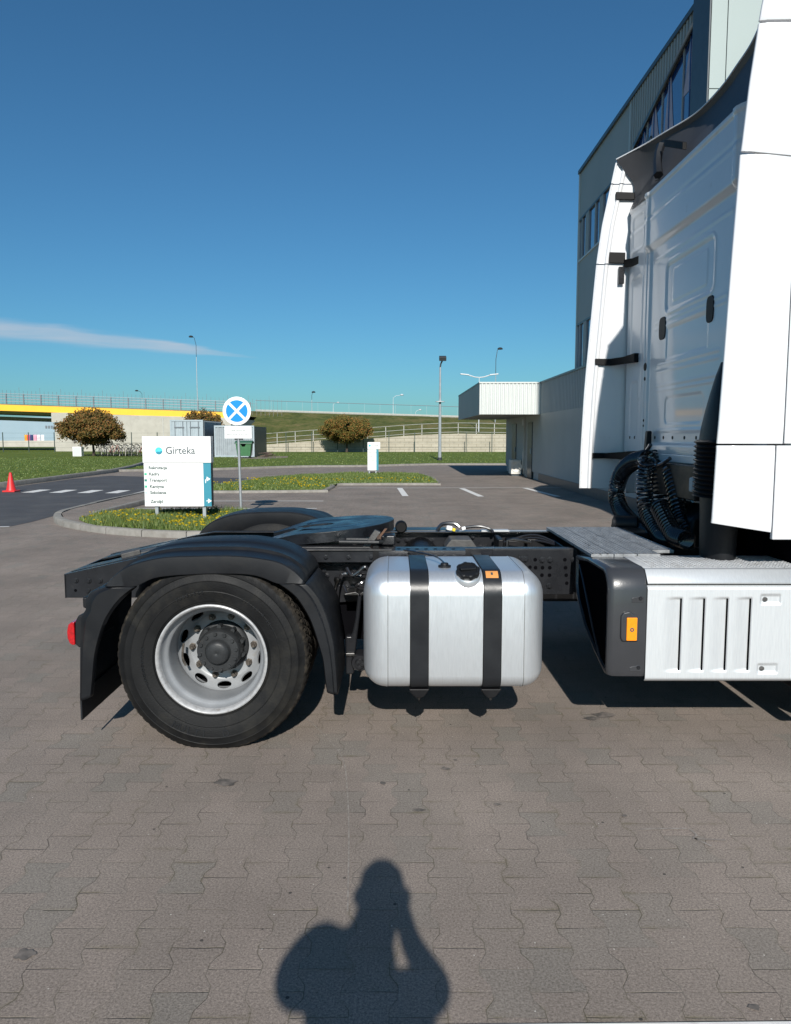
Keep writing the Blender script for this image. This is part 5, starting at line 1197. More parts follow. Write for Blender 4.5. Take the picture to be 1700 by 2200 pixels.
MB().prism([(-.218, .707), (-.196, .701), (-.205, .60), (-.235, .359), (-.244, .233), (-.290, .233), (-.292, .462), (-.263, .462), (-.250, .49), (-.235, .56)], 'y', 4.38, 4.45).build('suspension_link', 'chassis', TR, bevel=.012, seg=3)
MB().prism([(-.290, .345), (-.236, .345), (-.236, .365), (-.290, .365)], 'y', 4.365, 4.385).build('link_flange', 'steel', TR, bevel=.004)
MB().lathe([(.001, -.02), (.026, -.02), (.030, 0), (.046, .0), (.052, .02), (.052, .12), (.03, .14)], (-.206, 4.34, .312), 'y', 24).build('link_bush', 'chassis', TR)
bolts([(-.217, .32), (-.192, .31), (-.208, .292)], 4.319, -1, r=.007, h=.014)
MB().box(-.40, -.05, 4.70, 4.74, .36, .66).build('dark_backing', 'black_void', TR)  # black sheet added to stand in for the shaded gap
MB().box(-.30, .0, 5.3, 5.6, .3, .62).build('air_tank_far', 'chassis_dark', TR, bevel=.05)
MB().box(-.05, .95, 5.75, 6.35, .33, .80).build('far_fuel_tank', 'alu', TR, bevel=.08, seg=4)
MB().box(1.05, 2.1, 5.72, 6.36, .37, .78).build('far_equipment_box', 'battery_grey', TR, bevel=.03)

# ---- fuel tank
def rrect(y0, y1, z0, z1, rr, n=8, ins=0.0):                   # rr radii: front-top, back-top, back-bottom, front-bottom ; front is small y
    y0 += ins; y1 -= ins; z0 += ins; z1 -= ins; r4 = [max(.012, q - ins * .75) for q in rr]; out = []
    for (cy, cz, r, a0) in ((y0 + r4[0], z1 - r4[0], r4[0], 180), (y1 - r4[1], z1 - r4[1], r4[1], 90), (y1 - r4[2], z0 + r4[2], r4[2], 0), (y0 + r4[3], z0 + r4[3], r4[3], -90)):
        for k in range(n + 1):
            a = R(a0 - 90 * k / n); out.append((cy + r * math.cos(a), cz + r * math.sin(a)))
    return out
TY0, TY1, TZ0, TZ1, TRR = 3.855, 4.52, .318, .924, (.118, .10, .09, .072)
TX0, TX1 = -.168, .772
def tank_ring(x, ins): return [(x, y, z) for y, z in rrect(TY0, TY1, TZ0, TZ1, TRR, ins=ins)]
rows = []; rr = .118
for k in range(11):
    a = PI / 2 * k / 10; rows.append(tank_ring(TX0 + rr * (1 - math.sin(a)), rr * (1 - math.cos(a)) * 1.0))
rows = [tank_ring(TX0 + rr * (1 - math.sin(PI / 2 * k / 12)), rr * (1 - math.cos(PI / 2 * k / 12))) for k in range(12, -1, -1)]
rows += [tank_ring(lerp(TX0 + rr, TX1 - rr, q / 8), 0) for q in range(1, 8)]
rows += [tank_ring(TX1 - rr * (1 - math.sin(PI / 2 * k / 12)), rr * (1 - math.cos(PI / 2 * k / 12))) for k in range(0, 13)]
mb = MB().grid(rows, True); m0 = len(rows[0]); mb.f.append(tuple(range(m0))); mb.f.append(tuple(len(mb.v) - 1 - q for q in range(m0)))
tk = mb.build('fuel_tank', 'alu', TR, ang=50)
def band(x0, x1, ins, th, name, m, par, bev=0.0):
    mb = MB(); mb.grid([tank_ring(x0, -ins + .002), tank_ring(x0, -ins - th), tank_ring(x1, -ins - th), tank_ring(x1, -ins + .002)], True); return mb.build(name, m, par, ang=40, bevel=bev)
for x in (-.046, .652):
    band(x - .003, x + .003, 0, .0022, 'weld_seam', 'alu', tk); band(x + .006, x + .0085, 0, .0006, 'weld_groove', 'cast_grey', tk)
for x0, x1 in ((.078, .167), (.452, .540)):
    band(x0 - .004, x1 + .004, .0, .004, 'strap_seal', 'seal', tk); st = band(x0, x1, .0045, .0035, 'tank_strap', 'strap_black', tk)
    xm = (x0 + x1) / 2
    MB().prism([(xm - .055, .315), (xm + .055, .315), (xm + .035, .285), (xm + .015, .268), (xm - .015, .268), (xm - .035, .285)], 'y', 3.875, 4.5).build('strap_bracket', 'chassis_dark', tk, bevel=.005)
    MB().tube([(xm, 3.90, .275), (xm, 3.90, .248)], [.008, .005], 8).build('strap_bolt', 'steel', tk)
    MB().box(xm - .03, xm + .03, 4.50, 4.70, .60, .90).build('tank_bracket', 'chassis', tk)
    MB().box(xm - .03, xm + .03, 4.50, 4.72, .30, .36).build('tank_bracket', 'chassis', tk)
fcx, fcy, fcz = .372, 3.914, .908; tilt = Matrix.Rotation(R(30), 3, 'X')
def tl(prof, n=32, mod=None):
    mb = MB(); rows = []
    for r, h in prof:
        row = []
        for k in range(n):
            a = 2 * PI * k / n; q = r * (1 + (mod(a) if mod and r > .03 else 0)); v = tilt @ Vector((q * math.cos(a), q * math.sin(a), h)); row.append((fcx + v.x, fcy + v.y, fcz + v.z))
        rows.append(row)
    return mb.grid(rows, True)
tl([(.075, -.03), (.068, .004), (.062, .010), (.050, .012)]).build('filler_neck', 'alu', tk)
cp = tl([(.052, .008), (.058, .014), (.060, .034), (.056, .040), (.046, .041), (.044, .036), (.001, .036)], 60, lambda a: .05 * (1 if math.sin(a * 8) > .2 else -.6)).build('filler_cap', 'plastic_black', tk, ang=50)
v = tilt @ Vector((0, 0, .042)); MB().obox((fcx + v.x, fcy + v.y, fcz + v.z), .085, .022, .014, (R(30), 0, R(12))).build('cap_grip', 'plastic_black', cp, bevel=.004)
MB().lathe([(.028, -.012), (.034, -.010), (.034, .004), (.022, .006), (.020, .016), (.015, .018), (.001, .018)], (.262, 4.06, .930), 'z', 24).build('sender_cap', 'plastic_black', tk)
MB().tube(smooth([(.262, 4.06, .945), (.22, 4.2, .96), (.12, 4.4, .955), (.05, 4.55, .945)], 6), .005, 6).build('sender_cable', 'hose', tk)
def on_tank(x, a, q=.1275): return (x, TY0 + .118 - q * math.cos(R(a)), TZ1 - .118 + q * math.sin(R(a)))
MB().grid([[on_tank(.464, a), on_tank(.528, a)] for a in range(46, 74, 4)]).build('warning_label', 'label_orange', tk)
MB().grid([[on_tank(.491, a, .128), on_tank(.501, a, .128)] for a in range(55, 67, 3)]).build('label_symbol', 'ink_grey', tk)

# ---- equipment box with pressed cover
BX0, BX1 = 1.279, 2.16
def sm(t): t = max(0, min(1, t)); return t * t * (3 - 2 * t)
zlo, zhi = .366, .868; nx, nz = 230, 90; rows = []
slx = [1.452 + .1175 * k for k in range(4)]
for j in range(nz + 1):
    z = lerp(zlo, zhi, j / nz); row = []
    for i in range(nx + 1):
        x = lerp(BX0, BX1, i / nx); y = 3.840
        ez = min(z - zlo, zhi - z); y += .016 * (1 - sm(ez / .022)) ** 2 if ez < .022 else 0
        for s_ in slx:
            if s_ - .090 < x < s_ + .010:
                vz = sm((z - .418) / .012) * sm((.806 - z) / .012)
                y += vz * .011 * (sm((x - (s_ - .090)) / .09) if x < s_ else 1 - sm((x - s_) / .010))
        for zc_ in (.435, .795):
            dx, dz = abs(x - 1.905), abs(z - zc_)
            if dx < .055 and dz < .028: y += .009 * sm((.055 - dx) / .012) * sm((.028 - dz) / .012)
        row.append((x, y, z))
    rows.append(row)
cv = MB().grid(rows).build('box_cover', 'alu_cover', TR, ang=60, solid=.004)
mb = MB()
for s_ in slx: mb.box(s_ - .0035, s_ + .0045, 3.8455, 3.852, .424, .800)
mb.build_each('vent_slot', 'black_void', cv)
mb = MB()
for z in (.435, .795): mb.tube([(1.878, 3.848, z), (1.878, 3.842, z), (1.878, 3.841, z)], [.012, .012, .007], 12)
mb.build_each('cover_screw', 'cast_grey', cv)
ztop = .945
MB().grid([[(x, 3.842, .874), (x, 3.844, .884), (x, 3.893, ztop - .006), (x, 3.906, ztop)] for x in (BX0, BX0 + .004, BX1)]).build('box_top_edge', 'alu_cover', TR, ang=40, solid=.004)
MB().grid([[(x, 3.907, ztop), (x, 4.30, ztop + .004), (x, 4.31, ztop - .02)] for x in (BX0, BX0 + .004, BX1)]).build('box_top', 'cover_top', TR, ang=40, solid=.004)
mb = MB()
for i in range(34):
    for j in range(13):
        x = 1.33 + i * .0245; y = 3.925 + j * .028 + (.014 if i % 2 else 0)
        if x > BX1 - .02: continue
        mb.prism([(x - .007, y - .004), (x + .007, y - .004), (x + .007, y + .004), (x - .007, y + .004)], 'z', ztop + .001, ztop + .0048)
mb.build('tread_pattern', 'cover_top', TR, flat=True)
MB().box(BX0 + .01, BX1, 3.92, 4.29, .38, .925).build('box_body', 'chassis_dark', TR)
# dark end cap
def capring(x, s_):
    pts = [(4.60, .91), (4.30, .945), (3.935, .948), (3.895, .932), (3.862, .895), (3.846, .84), (3.845, .60), (3.846, .42), (3.856, .392), (3.885, .385), (4.10, .44), (4.35, .53), (4.55, .66), (4.60, .74)]
    cy, cz = 4.16, .69; return [(x, cy + (y - cy) * s_, cz + (z - cz) * s_) for y, z in pts]
capx = [(1.277, 1.0), (1.272, 1.004), (1.16, 1.003), (1.115, 1.0), (1.096, .985), (1.086, .96), (1.083, .93), (1.084, .895), (1.098, .885)]
rws = [capring(x, s_) for x, s_ in capx]
cap = MB().grid(rws, True).build('box_end_cap', 'battery_grey', TR, ang=38)
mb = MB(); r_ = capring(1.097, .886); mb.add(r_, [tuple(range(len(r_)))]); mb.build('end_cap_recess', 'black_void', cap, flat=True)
MB().tube([(1.094, 4.52, .86), (1.090, 4.42, .80), (1.090, 4.15, .55), (1.092, 3.98, .42)], .006, 6).build('recess_rib', 'battery_grey', cap)
hs = MB().prism([(1.145, .60), (1.155, .578), (1.236, .578), (1.240, .60), (1.240, .700), (1.225, .712), (1.19, .735), (1.160, .730), (1.146, .710)], 'y', 3.832, 3.85).build('lamp_housing', 'battery_grey', cap, bevel=.008, seg=3)
MB().box(1.1735, 1.2275, 3.8245, 3.834, .584, .704).build('side_marker_lamp', 'amber', cap, bevel=.004)
MB().lathe([(.004, -.001), (.011, -.001), (.011, .001)], (1.2005, 3.8245, .642), 'y', 16).build('lamp_mark', 'wood', cap)
for z in (.44, .80): MB().tube([(1.245, 3.848, z), (1.245, 3.838, z)], [.012, .009], 10).build('cap_screw', 'chassis', cap)
for z in (.43, .79): MB().prism([(1.20, z - .012), (1.262, z - .012), (1.262, z + .018), (1.245, z + .022), (1.20, z + .012)], 'y', 3.843, 3.848).build('screw_pad', 'battery_grey', cap, bevel=.003)
# step unit and wheel arch ahead of the box, outside the picture
MB().box(2.2, 2.30, 3.87, 4.4, .22, 1.05).build('front_mudguard', 'plastic_black', TR, bevel=.02)
MB().grid([[(2.76 + .56 * math.cos(R(a)), y, .5 + .56 * math.sin(R(a))) for y in (3.87, 4.4)] for a in range(0, 181, 10)]).build('front_mudguard', 'plastic_black', TR, solid=.01)

# ---- catwalk
for k in range(4):
    x0 = 1.098 + k * .131; x1 = x0 + .127; zt = .962; y0 = 4.27 if k < 3 else 4.42
    pk = MB().box(x0, x1, y0, 5.56, zt - .018, zt).build('catwalk_plank', 'deck', TR, bevel=.002)
    mb = MB()
    for j in range(6):
        xr_ = x0 + .012 + j * .0205; n = 64; r0, r1, r2 = [], [], []
        for q in range(n + 1):
            y = lerp(y0 + .01, 5.55, q / n); h = .0055 if q % 2 else .0025
            r0.append((xr_ - .004, y, zt)); r1.append((xr_, y, zt + h)); r2.append((xr_ + .004, y, zt))
        mb.grid([r0, r1, r2])
    mb.build('grip_ridges', 'deck', pk, flat=True)
MB().box(1.13, 1.20, 4.35, 4.7, .80, .944).build('catwalk_support', 'chassis_dark', TR); MB().box(1.48, 1.55, 4.4, 4.7, .80, .944).build('catwalk_support', 'chassis_dark', TR)

# ---- cab side deflectors
EZ = [(1.0, 1.592), (1.19, 1.594), (1.5, 1.602), (2.0, 1.622), (2.5, 1.640), (3.0, 1.662), (3.3, 1.690), (3.65, 1.735), (3.82, 1.765)]
EF = [(1.0, 1.520), (1.19, 1.522), (1.5, 1.526), (2.0, 1.545), (2.5, 1.580), (3.0, 1.617), (3.3, 1.655), (3.78, 1.75), (3.85, 1.77)]
def itp(T, z):
    for a, b in zip(T, T[1:]):
        if a[0] <= z <= b[0]: return lerp(a[1], b[1], (z - a[0]) / (b[0] - a[0]))
    return T[0][1] if z < T[0][0] else T[-1][1]
DY = 3.85; FYD = 6.39
def deflector(T, y0, s, z0, z1, xe, name, slope=0.0, lean=0.0, y1=0.0):   # s: +1 inward for the near side, -1 for the far side
    rows = []; n = 14
    for j in range(n + 1):
        z = lerp(z0, z1, j / n); e = itp(T, z); ed = 0 if 0 < j < n else .004
        prof = [(e + .002, .018), (e + .003, .008), (e + .010, .002), (e + .030, .0), (e + .036, -.004), (xe * .5 + e * .5, -.008), (xe, -.008), (xe, .016), (e + .14, .016), (e + .135, .030), (e + .078, .030), (e + .072, .020), (e + .014, .022)]
        if s < 0: prof = [(e + .002, .018), (e + .003, .008), (e + .010, .002), (e + .030, .0), (e + .036, -.004), (xe * .5 + e * .5, -.008), (xe, -.008), (xe, .016), (e + .105, .016), (e + .090, .034), (e + .074, .034), (e + .066, .014), (e + .020, .014), (e + .012, .026)]
        drop = 0
        yy_ = y1 + lean * (j / n)
        rows.append([(x, y0 + s * (y + ed + yy_), z - (slope * (x - e) * (1 - j / n))) for x, y in prof])
    mb = MB().grid(rows, True); m_ = len(rows[0]); mb.f.append(tuple(range(m_))); mb.f.append(tuple(len(mb.v) - 1 - q for q in range(m_)))
    return mb.build(name, 'cab_white', TR, ang=42, bevel=.003)
deflector(EZ, DY, 1, 1.183, 1.574, 1.893, 'side_deflector', slope=.155)
deflector(EZ, DY, 1, 1.582, 2.972, 1.930, 'side_deflector')
deflector(EZ, DY, 1, 2.984, 3.575, 2.10, 'side_deflector', slope=.10, lean=.014, y1=-.008)
deflector(EZ, DY, 1, 3.585, 3.80, 2.10, 'side_deflector', lean=.0, y1=.006)
deflector(EF, FYD, -1, 1.19, 2.995, 1.90, 'side_deflector')
deflector(EF, FYD, -1, 3.003, 3.62, 1.95, 'side_deflector')
deflector(EF, FYD, -1, 3.628, 3.80, 1.98, 'side_deflector')
def side_panel(y, s, x0, x1, z0, z1, name='cab_side', m='cab_white'):
    a, b = sorted((y, y + s * .03)); return MB().box(x0, x1, a, b, z0, z1).build(name, m, TR, bevel=.006)
side_panel(3.843, 1, 1.899, 2.9, 1.10, 1.574); side_panel(3.843, 1, 1.936, 2.12, 1.582, 2.972)
side_panel(6.397, -1, 1.91, 2.9, 1.15, 2.995)

# ---- cab rear wall as one pressed panel
def ridge(d, w): return math.exp(-(d / w) ** 2)
def rr_dist(y, z, y0, y1, z0, z1, r):
    cx_, cz_ = (y0 + y1) / 2, (z0 + z1) / 2; qx, qz = abs(y - cx_) - (y1 - y0) / 2 + r, abs(z - cz_) - (z1 - z0) / 2 + r
    return math.hypot(max(qx, 0), max(qz, 0)) + min(max(qx, qz), 0) - r
XW = 1.915
def wallx(y, z):
    dy = abs(y - YC - .04); x = XW
    x -= .032 * sm((z - 2.985) / .05) * (1 - sm((dy - .78) / .06))                         # upper body stands proud
    x -= .010 * sm((z - 3.375) / .02)
    x += .004 * ridge(z - 3.24, .012) - .003 * ridge(z - 3.21, .012)
    if dy > .70:                                            # corner column and outer section
        x -= .014 * sm((dy - .70) / .035)
        x -= .022 * sm((dy - .80) / .46)
        x += .008 * ridge(dy - .79, .008)
        x += .004 * ridge(dy - .86, .007)
    else:
        d = rr_dist(y, z, YC - .38, YC + .44, 2.50, 2.82, .05)   # window-shaped recess
        x -= .004 * ridge(d - .02, .008); x += .006 * sm((-d) / .012)
        d = rr_dist(y, z, YC - .28, YC + .33, 2.545, 2.775, .03); x -= .003 * sm(-d / .010)
        for zz, w in ((2.44, .008), (2.40, .010)): x -= .003 * ridge(z - zz, w * .8) if dy < .62 else 0
        d = rr_dist(y, z, YC - .42, YC + .5, 2.16, 2.38, .03); x += .004 * sm(-d / .010) if dy < .36 else 0
        for zz in (2.13, 2.085, 1.985, 1.95): x -= .003 * ridge(z - zz, .006) if dy < .56 else 0
        d = rr_dist(y, z, YC - .30, YC + .40, 1.70, 1.90, .06); x += .005 * sm(-d / .012)
        x -= .006 * ridge(z - 1.66, .010) if dy < .5 else 0
        x -= .004 * ridge(z - 2.90, .012) if dy < .66 else 0
    if dy > .84:
        for a, b, c, d_ in ((2.25, 2.86, .90, 1.10), (1.62, 2.05, .92, 1.08), (3.08, 3.33, .90, 1.12)):
            d = rr_dist(dy, z, c, d_, a, b, .035); x += .005 * sm(-d / .010) - .003 * ridge(d - .012, .006)
    x -= .03 * sm((1.575 - z) / .02) * (1 - sm((dy - .66) / .03))
    return x
WTOP = 3.415; ny, nzw = 250, 245; rows = []
for j in range(nzw + 1):
    z = lerp(1.50, WTOP, j / nzw); rows.append([(wallx(y, z), y, z) for y in [lerp(3.90, 6.345, i / ny) for i in range(ny + 1)]])
M['cab_back'] = mat('cab_back_white', (.64, .66, .68), .34, coat=.55, c2=(.62, .64, .66), ns=3, dirt=(.42, .38, .33), dlo=.62, dhi=.86, ds=7, bump=.02, bs=4)
wall_ = MB().grid(rows).build('cab_rear_wall', 'cab_back', TR, ang=60)
for u0, u1, v0, v1 in ((1417, 1432, 681, 729), (1517, 1534, 637, 694)):
    y = (W(u0, 700, XW)[0] + W(u1, 690, XW)[0]) / 2; hw = abs(W(u0, 700, XW)[0] - W(u1, 690, XW)[0]) / 2 * .92
    pts = [(y + hw * (1 if abs(math.cos(a)) > .2 else 1) * math.copysign(abs(math.cos(a)) ** .5, math.cos(a)), 2.389 + .080 * math.copysign(abs(math.sin(a)) ** .6, math.sin(a))) for a in [k * PI / 14 for k in range(28)]]
    MB().prism(pts, 'x', XW - .006, XW + .01).build('wall_vent', 'seal', wall_, bevel=.003)
mb = MB()
for dy in (.765, -.655):
    for z, r in ((2.145, .030), (2.055, .014), (1.74, .010), (1.70, .009)):
        y = YC + .04 + dy; mb.cyl((wallx(y, z) - .004, y, z), (wallx(y, z) + .01, y, z), r, 16)
for y in (6.12, 6.22, 5.70, 5.52, 5.34, 5.12, 4.92): mb.cyl((wallx(y, 1.60) - .003, y, 1.61), (wallx(y, 1.60) + .01, y, 1.61), .012, 10)
mb.build_each('wall_plug', 'seal', wall_)
MB().prism([(4.0, 1.50), (6.25, 1.50), (6.2, 1.44), (4.05, 1.44)], 'x', 1.88, 1.95).build('cab_floor_edge', 'cab_back', TR, bevel=.01)
MB().box(5.60, 5.66, 1.0, 1.0, 1, 1) if False else None
MB().prism([(1.865, 1.66), (1.90, 1.66), (1.90, 1.42), (1.85, 1.42)], 'y', 5.72, 5.78).build('cab_latch', 'chassis_dark', TR, bevel=.01)

# ---- roof spoiler with its dark lining
edge = [(6.350, 1.755, 3.805), (6.19, 1.895, 3.845), (5.915, 1.99, 3.85), (5.60, 2.09, 3.855), (5.21, 2.10, 3.855), (4.90, 2.07, 3.855), (4.64, 2.035, 3.85), (4.40, 1.98, 3.85), (4.12, 1.89, 3.84), (3.98, 1.82, 3.82), (3.89, 1.765, 3.805)]
edge = smooth([(x, y, z) for y, x, z in edge], 5)
def yb(y): return max(-1, min(1, (y - YC) / 1.27))
und = [edge, [(x + .022, y, z - .030) for x, y, z in edge], [(lerp(x, 1.93, .45) + .05, y, lerp(z, 3.42, .42)) for x, y, z in edge], [(lerp(x, 1.93, .55) + .045, y, lerp(z, 3.42, .50)) for x, y, z in edge], [(lerp(x, 1.93, .75) + .02, YC + (y - YC) * .985, lerp(z, 3.42, .78)) for x, y, z in edge], [(1.89 - .08 * max(0, abs(yb(y)) - .6) , YC + (y - YC) * .965, 3.405) for x, y, z in edge]]
MB().grid(und).build('spoiler_lining', 'liner', TR, ang=25)
topr = [edge, [(x + .012, y, z + .012) for x, y, z in edge], [(x + .12, YC + (y - YC) * .99, z + .045 + .02 * (1 - yb(y) ** 2)) for x, y, z in edge], [(2.7, YC + (y - YC) * .93, 3.90 + .12 * (1 - yb(y) ** 4)) for x, y, z in edge], [(3.5, YC + (y - YC) * .88, 3.72 + .16 * (1 - yb(y) ** 4)) for x, y, z in edge], [(4.0, YC + (y - YC) * .8, 3.30 + .1 * (1 - yb(y) ** 4)) for x, y, z in edge]]
MB().grid(topr).build('roof_spoiler', 'cab_white', TR, ang=40)
MB().tube([(x - .001, y, z + .003) for x, y, z in edge], .006, 6).build('spoiler_edge', 'cab_white', TR)
# ---- cab shell forward of the rear wall
cs = [(1.97, 1.15), (1.97, 3.36), (2.5, 3.72), (3.4, 3.62), (3.85, 3.2), (4.12, 2.1), (4.15, 1.0), (4.05, .55), (3.45, .55), (3.30, 1.12), (2.22, 1.12)]
MB().prism(cs, 'y', 3.875, 6.365).build('cab_body', 'cab_white', TR, bevel=.03, seg=3)
MB().prism([(2.95, 2.05), (3.0, 2.85), (3.72, 2.80), (3.98, 2.05)], 'y', 3.862, 3.874).build('side_window', 'glass_blue', TR, bevel=.004)
MB().prism([(2.95, 2.05), (3.0, 2.85), (3.72, 2.80), (3.98, 2.05)], 'y', 6.366, 6.378).build('side_window', 'glass_blue', TR, bevel=.004)
MB().add([(4.125, 4.0, 2.12), (4.125, 6.25, 2.12), (3.90, 6.2, 3.12), (3.90, 4.05, 3.12)], [(0, 1, 2, 3)]).build('windscreen', 'glass_blue', TR, solid=.01)

# ---- black brackets holding the far deflector
def P3(u, v, Y): x, z = P(u, v, Y); return Vector((x, Y, z))
def flat_bar(pts, h, th, name, m='seal'):
    rows = []
    for i, p in enumerate(pts):
        p = Vector(p); t_ = (Vector(pts[min(i + 1, len(pts) - 1)]) - Vector(pts[max(i - 1, 0)])); t_.z = 0; t_.normalize(); n_ = Vector((-t_.y, t_.x, 0)) * th
        hh = h[i] if isinstance(h, (list, tuple)) else h
        rows.append([p + Vector((0, 0, hh / 2)), p + Vector((0, 0, hh / 2)) + n_, p + Vector((0, 0, -hh / 2)) + n_, p + Vector((0, 0, -hh / 2))])
    mb = MB().grid(rows, True); mb.f.append((0, 1, 2, 3)); k = len(mb.v); mb.f.append((k - 1, k - 2, k - 3, k - 4)); return mb.build(name, m, TR, bevel=.004)
fy = 6.345
flat_bar([P3(1324, 420, fy), P3(1369, 421, fy), P3(1385, 414, 6.22), P3(1405, 400, 6.05), P3(1418, 390, 5.92)], [.06, .055, .09, .075, .065], .02, 'deflector_bracket')
flat_bar([P3(1310, 553, fy), P3(1344, 554, fy)], .085, .02, 'deflector_bracket')
flat_bar([P3(1340, 566, fy), P3(1358, 563, 6.25), P3(1380, 555, 6.1), P3(1398, 547, 5.93)], [.06, .06, .065, .075], .03, 'deflector_bracket')
flat_bar([P3(1330, 591, 6.335), P3(1342, 591, 6.335)], .135, .025, 'hinge_pin_bracket', 'chassis')
flat_bar([P3(1280, 777, fy), P3(1310, 778, fy), P3(1338, 774, 6.25), P3(1363, 768, 6.08)], [.050, .055, .055, .070], .04, 'deflector_bracket')
flat_bar([P3(1274, 979, fy), P3(1300, 979, fy), P3(1335, 979, 6.2), P3(1360, 977, 6.05)], [.045, .045, .06, .06], .04, 'deflector_bracket')
MB().tube([P3(1415, 376, 5.75), P3(1413, 350, 5.82), P3(1415, 330, 5.86), P3(1421, 311, 5.88)], [.035, .030, .03, .03], 6).build('spoiler_stay', 'strap_black', TR)
a_, b_ = P3(1427, 307, 5.75), P3(1467, 313, 5.45)
flat_bar([a_, b_], .05, .03, 'spoiler_stay_foot')

# ---- coiled hoses, intake and the dark works behind the cab
def coil(path, R0, wire, turns_per_m, name, m='hose'):
    pts = resample(smooth(path, 8), 60); L_ = sum(math.dist(a, b) for a, b in zip(pts, pts[1:])); T_ = L_ * turns_per_m; n = int(T_ * 12)
    fine = resample(pts, n); out = []; prev = None
    for i, p in enumerate(fine):
        p = Vector(p); t_ = (Vector(fine[min(i + 1, n - 1)]) - Vector(fine[max(i - 1, 0)])).normalized()
        a = t_.orthogonal().normalized() if prev is None else (prev - t_ * prev.dot(t_)).normalized(); prev = a; b = t_.cross(a); w = 2 * PI * i / 12
        out.append(p + (a * math.cos(w) + b * math.sin(w)) * R0)
    return MB().tube(out, wire, 5).build(name, m, TR)
def H(u, v, X=1.80): y, z = W(u, v, X); return (X, y, z)
coil([H(1392, 985), H(1362, 992), H(1337, 1015), H(1325, 1055), H(1334, 1095), H(1362, 1128), H(1392, 1148), H(1412, 1150)], .060, .0082, 32, 'coiled_hose')
coil([H(1393, 985, 1.76), H(1387, 1020, 1.76), H(1385, 1060, 1.76), H(1390, 1098, 1.76), H(1405, 1130, 1.76), H(1425, 1155, 1.76), H(1450, 1160, 1.76)], .052, .0082, 32, 'coiled_hose')
coil([H(1400, 975, 1.86), H(1410, 1010, 1.86), H(1415, 1060, 1.86), H(1420, 1100, 1.86), H(1440, 1140, 1.86)], .052, .0082, 32, 'coiled_hose')
coil([H(1415, 1085, 1.72), H(1432, 1120, 1.72), H(1450, 1150, 1.72), H(1475, 1160, 1.72)], .052, .0082, 32, 'coiled_hose')
coil([H(1440, 1010, 1.86), H(1452, 1060, 1.86), H(1462, 1110, 1.86), H(1480, 1145, 1.86)], .050, .0082, 32, 'coiled_hose')
MB().tube(smooth([H(1345, 975, 1.84), H(1330, 1000, 1.84), H(1312, 1030, 1.84), H(1310, 1075, 1.84)], 5), .012, 6).build('straight_hose', 'hose', TR)
MB().tube(smooth([H(1398, 955, 1.82), H(1384, 985, 1.80), H(1410, 1000, 1.8), H(1440, 985, 1.84)], 6), .014, 8).build('straight_hose', 'hose', TR)
for a, b, c, d_ in ((1.86, 5.9, 5.55, 1.38), (1.95, 5.7, 5.3, 1.30), (2.0, 5.5, 4.9, 1.25)):
    MB().tube(smooth([(a, b, 1.44), (a - .03, (b + c) / 2, d_), (a, c, 1.10), (a - .05, c - .15, .97)], 6), .018, 8).build('straight_hose', 'hose', TR)
mb = MB()
mb.box(1.62, 1.8, 5.2, 5.75, .93, .965)
mb.build_each('hose_rack', 'chassis_dark', TR, bevel=.01)
MB().tube([(1.60, 5.62, .985), (1.605, 5.62, .985), (1.76, 5.55, .985)], [.035, .058, .058], 18).build('small_reservoir', 'plastic_black', TR, ang=50)
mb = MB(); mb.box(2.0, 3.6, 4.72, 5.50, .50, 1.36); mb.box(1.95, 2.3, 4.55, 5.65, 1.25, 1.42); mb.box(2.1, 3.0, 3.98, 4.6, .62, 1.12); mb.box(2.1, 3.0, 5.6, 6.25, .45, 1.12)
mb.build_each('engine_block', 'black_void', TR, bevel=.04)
MB().prism([(1.86, 1.10), (2.05, 1.25), (2.05, .70), (1.80, .70)], 'y', 4.80, 5.42).build('gearbox', 'chassis_dark', TR, bevel=.03)
MB().box(1.84, 1.90, 4.72, 5.64, 1.22, 1.44).build('cab_crossbeam', 'chassis_dark', TR, bevel=.01)
mb = MB()
for k in range(12): mb.obox((1.78 + random.uniform(-.08, .1), random.uniform(4.75, 5.35), random.uniform(.96, 1.10)), random.uniform(.02, .04), random.uniform(.02, .05), random.uniform(.02, .04), (0, random.uniform(-.4, .4), random.uniform(-.5, .5)))
mb.build_each('fitting', 'cast_grey', TR, bevel=.005)
MB().tube([(1.98, 4.58, .72), (1.90, 4.60, 1.45)], .035, 10).build('cab_strut', 'chassis_dark', TR)
# air intake: tall funnel, rubber bellows, duct
def ring_y(cx_, cy_, z, hx, hy, n=20): return [(cx_ + hx * math.cos(2 * PI * k / n), cy_ + hy * math.sin(2 * PI * k / n), z) for k in range(n)]
prof = [(2.02, .01, .02), (1.95, .03, .06), (1.86, .05, .10), (1.76, .07, .14), (1.66, .085, .175), (1.60, .09, .19)]
MB().grid([ring_y(1.78, 4.235, z, a, b) for k, (z, a, b) in enumerate(prof)], True).build('intake_funnel', 'plastic_black', TR)
rows = []
for k in range(26): rows.append(ring_y(1.78, 4.25, 1.60 - k * .0125, .100 + (.012 if k % 2 else -.006), .205 + (.014 if k % 2 else -.008)))
MB().grid(rows, True).build('intake_bellows', 'seal', TR, ang=20)
MB().grid([ring_y(1.80, 4.26, z, a, b) for z, a, b in ((1.30, .09, .17), (1.20, .09, .15), (.98, .09, .13), (.80, .08, .11))], True).build('intake_duct', 'plastic_black', TR)
MB().box(1.80, 1.84, 4.66, 4.72, 1.28, 1.37).build('fluid_reservoir', 'cont_pale', TR, bevel=.012)

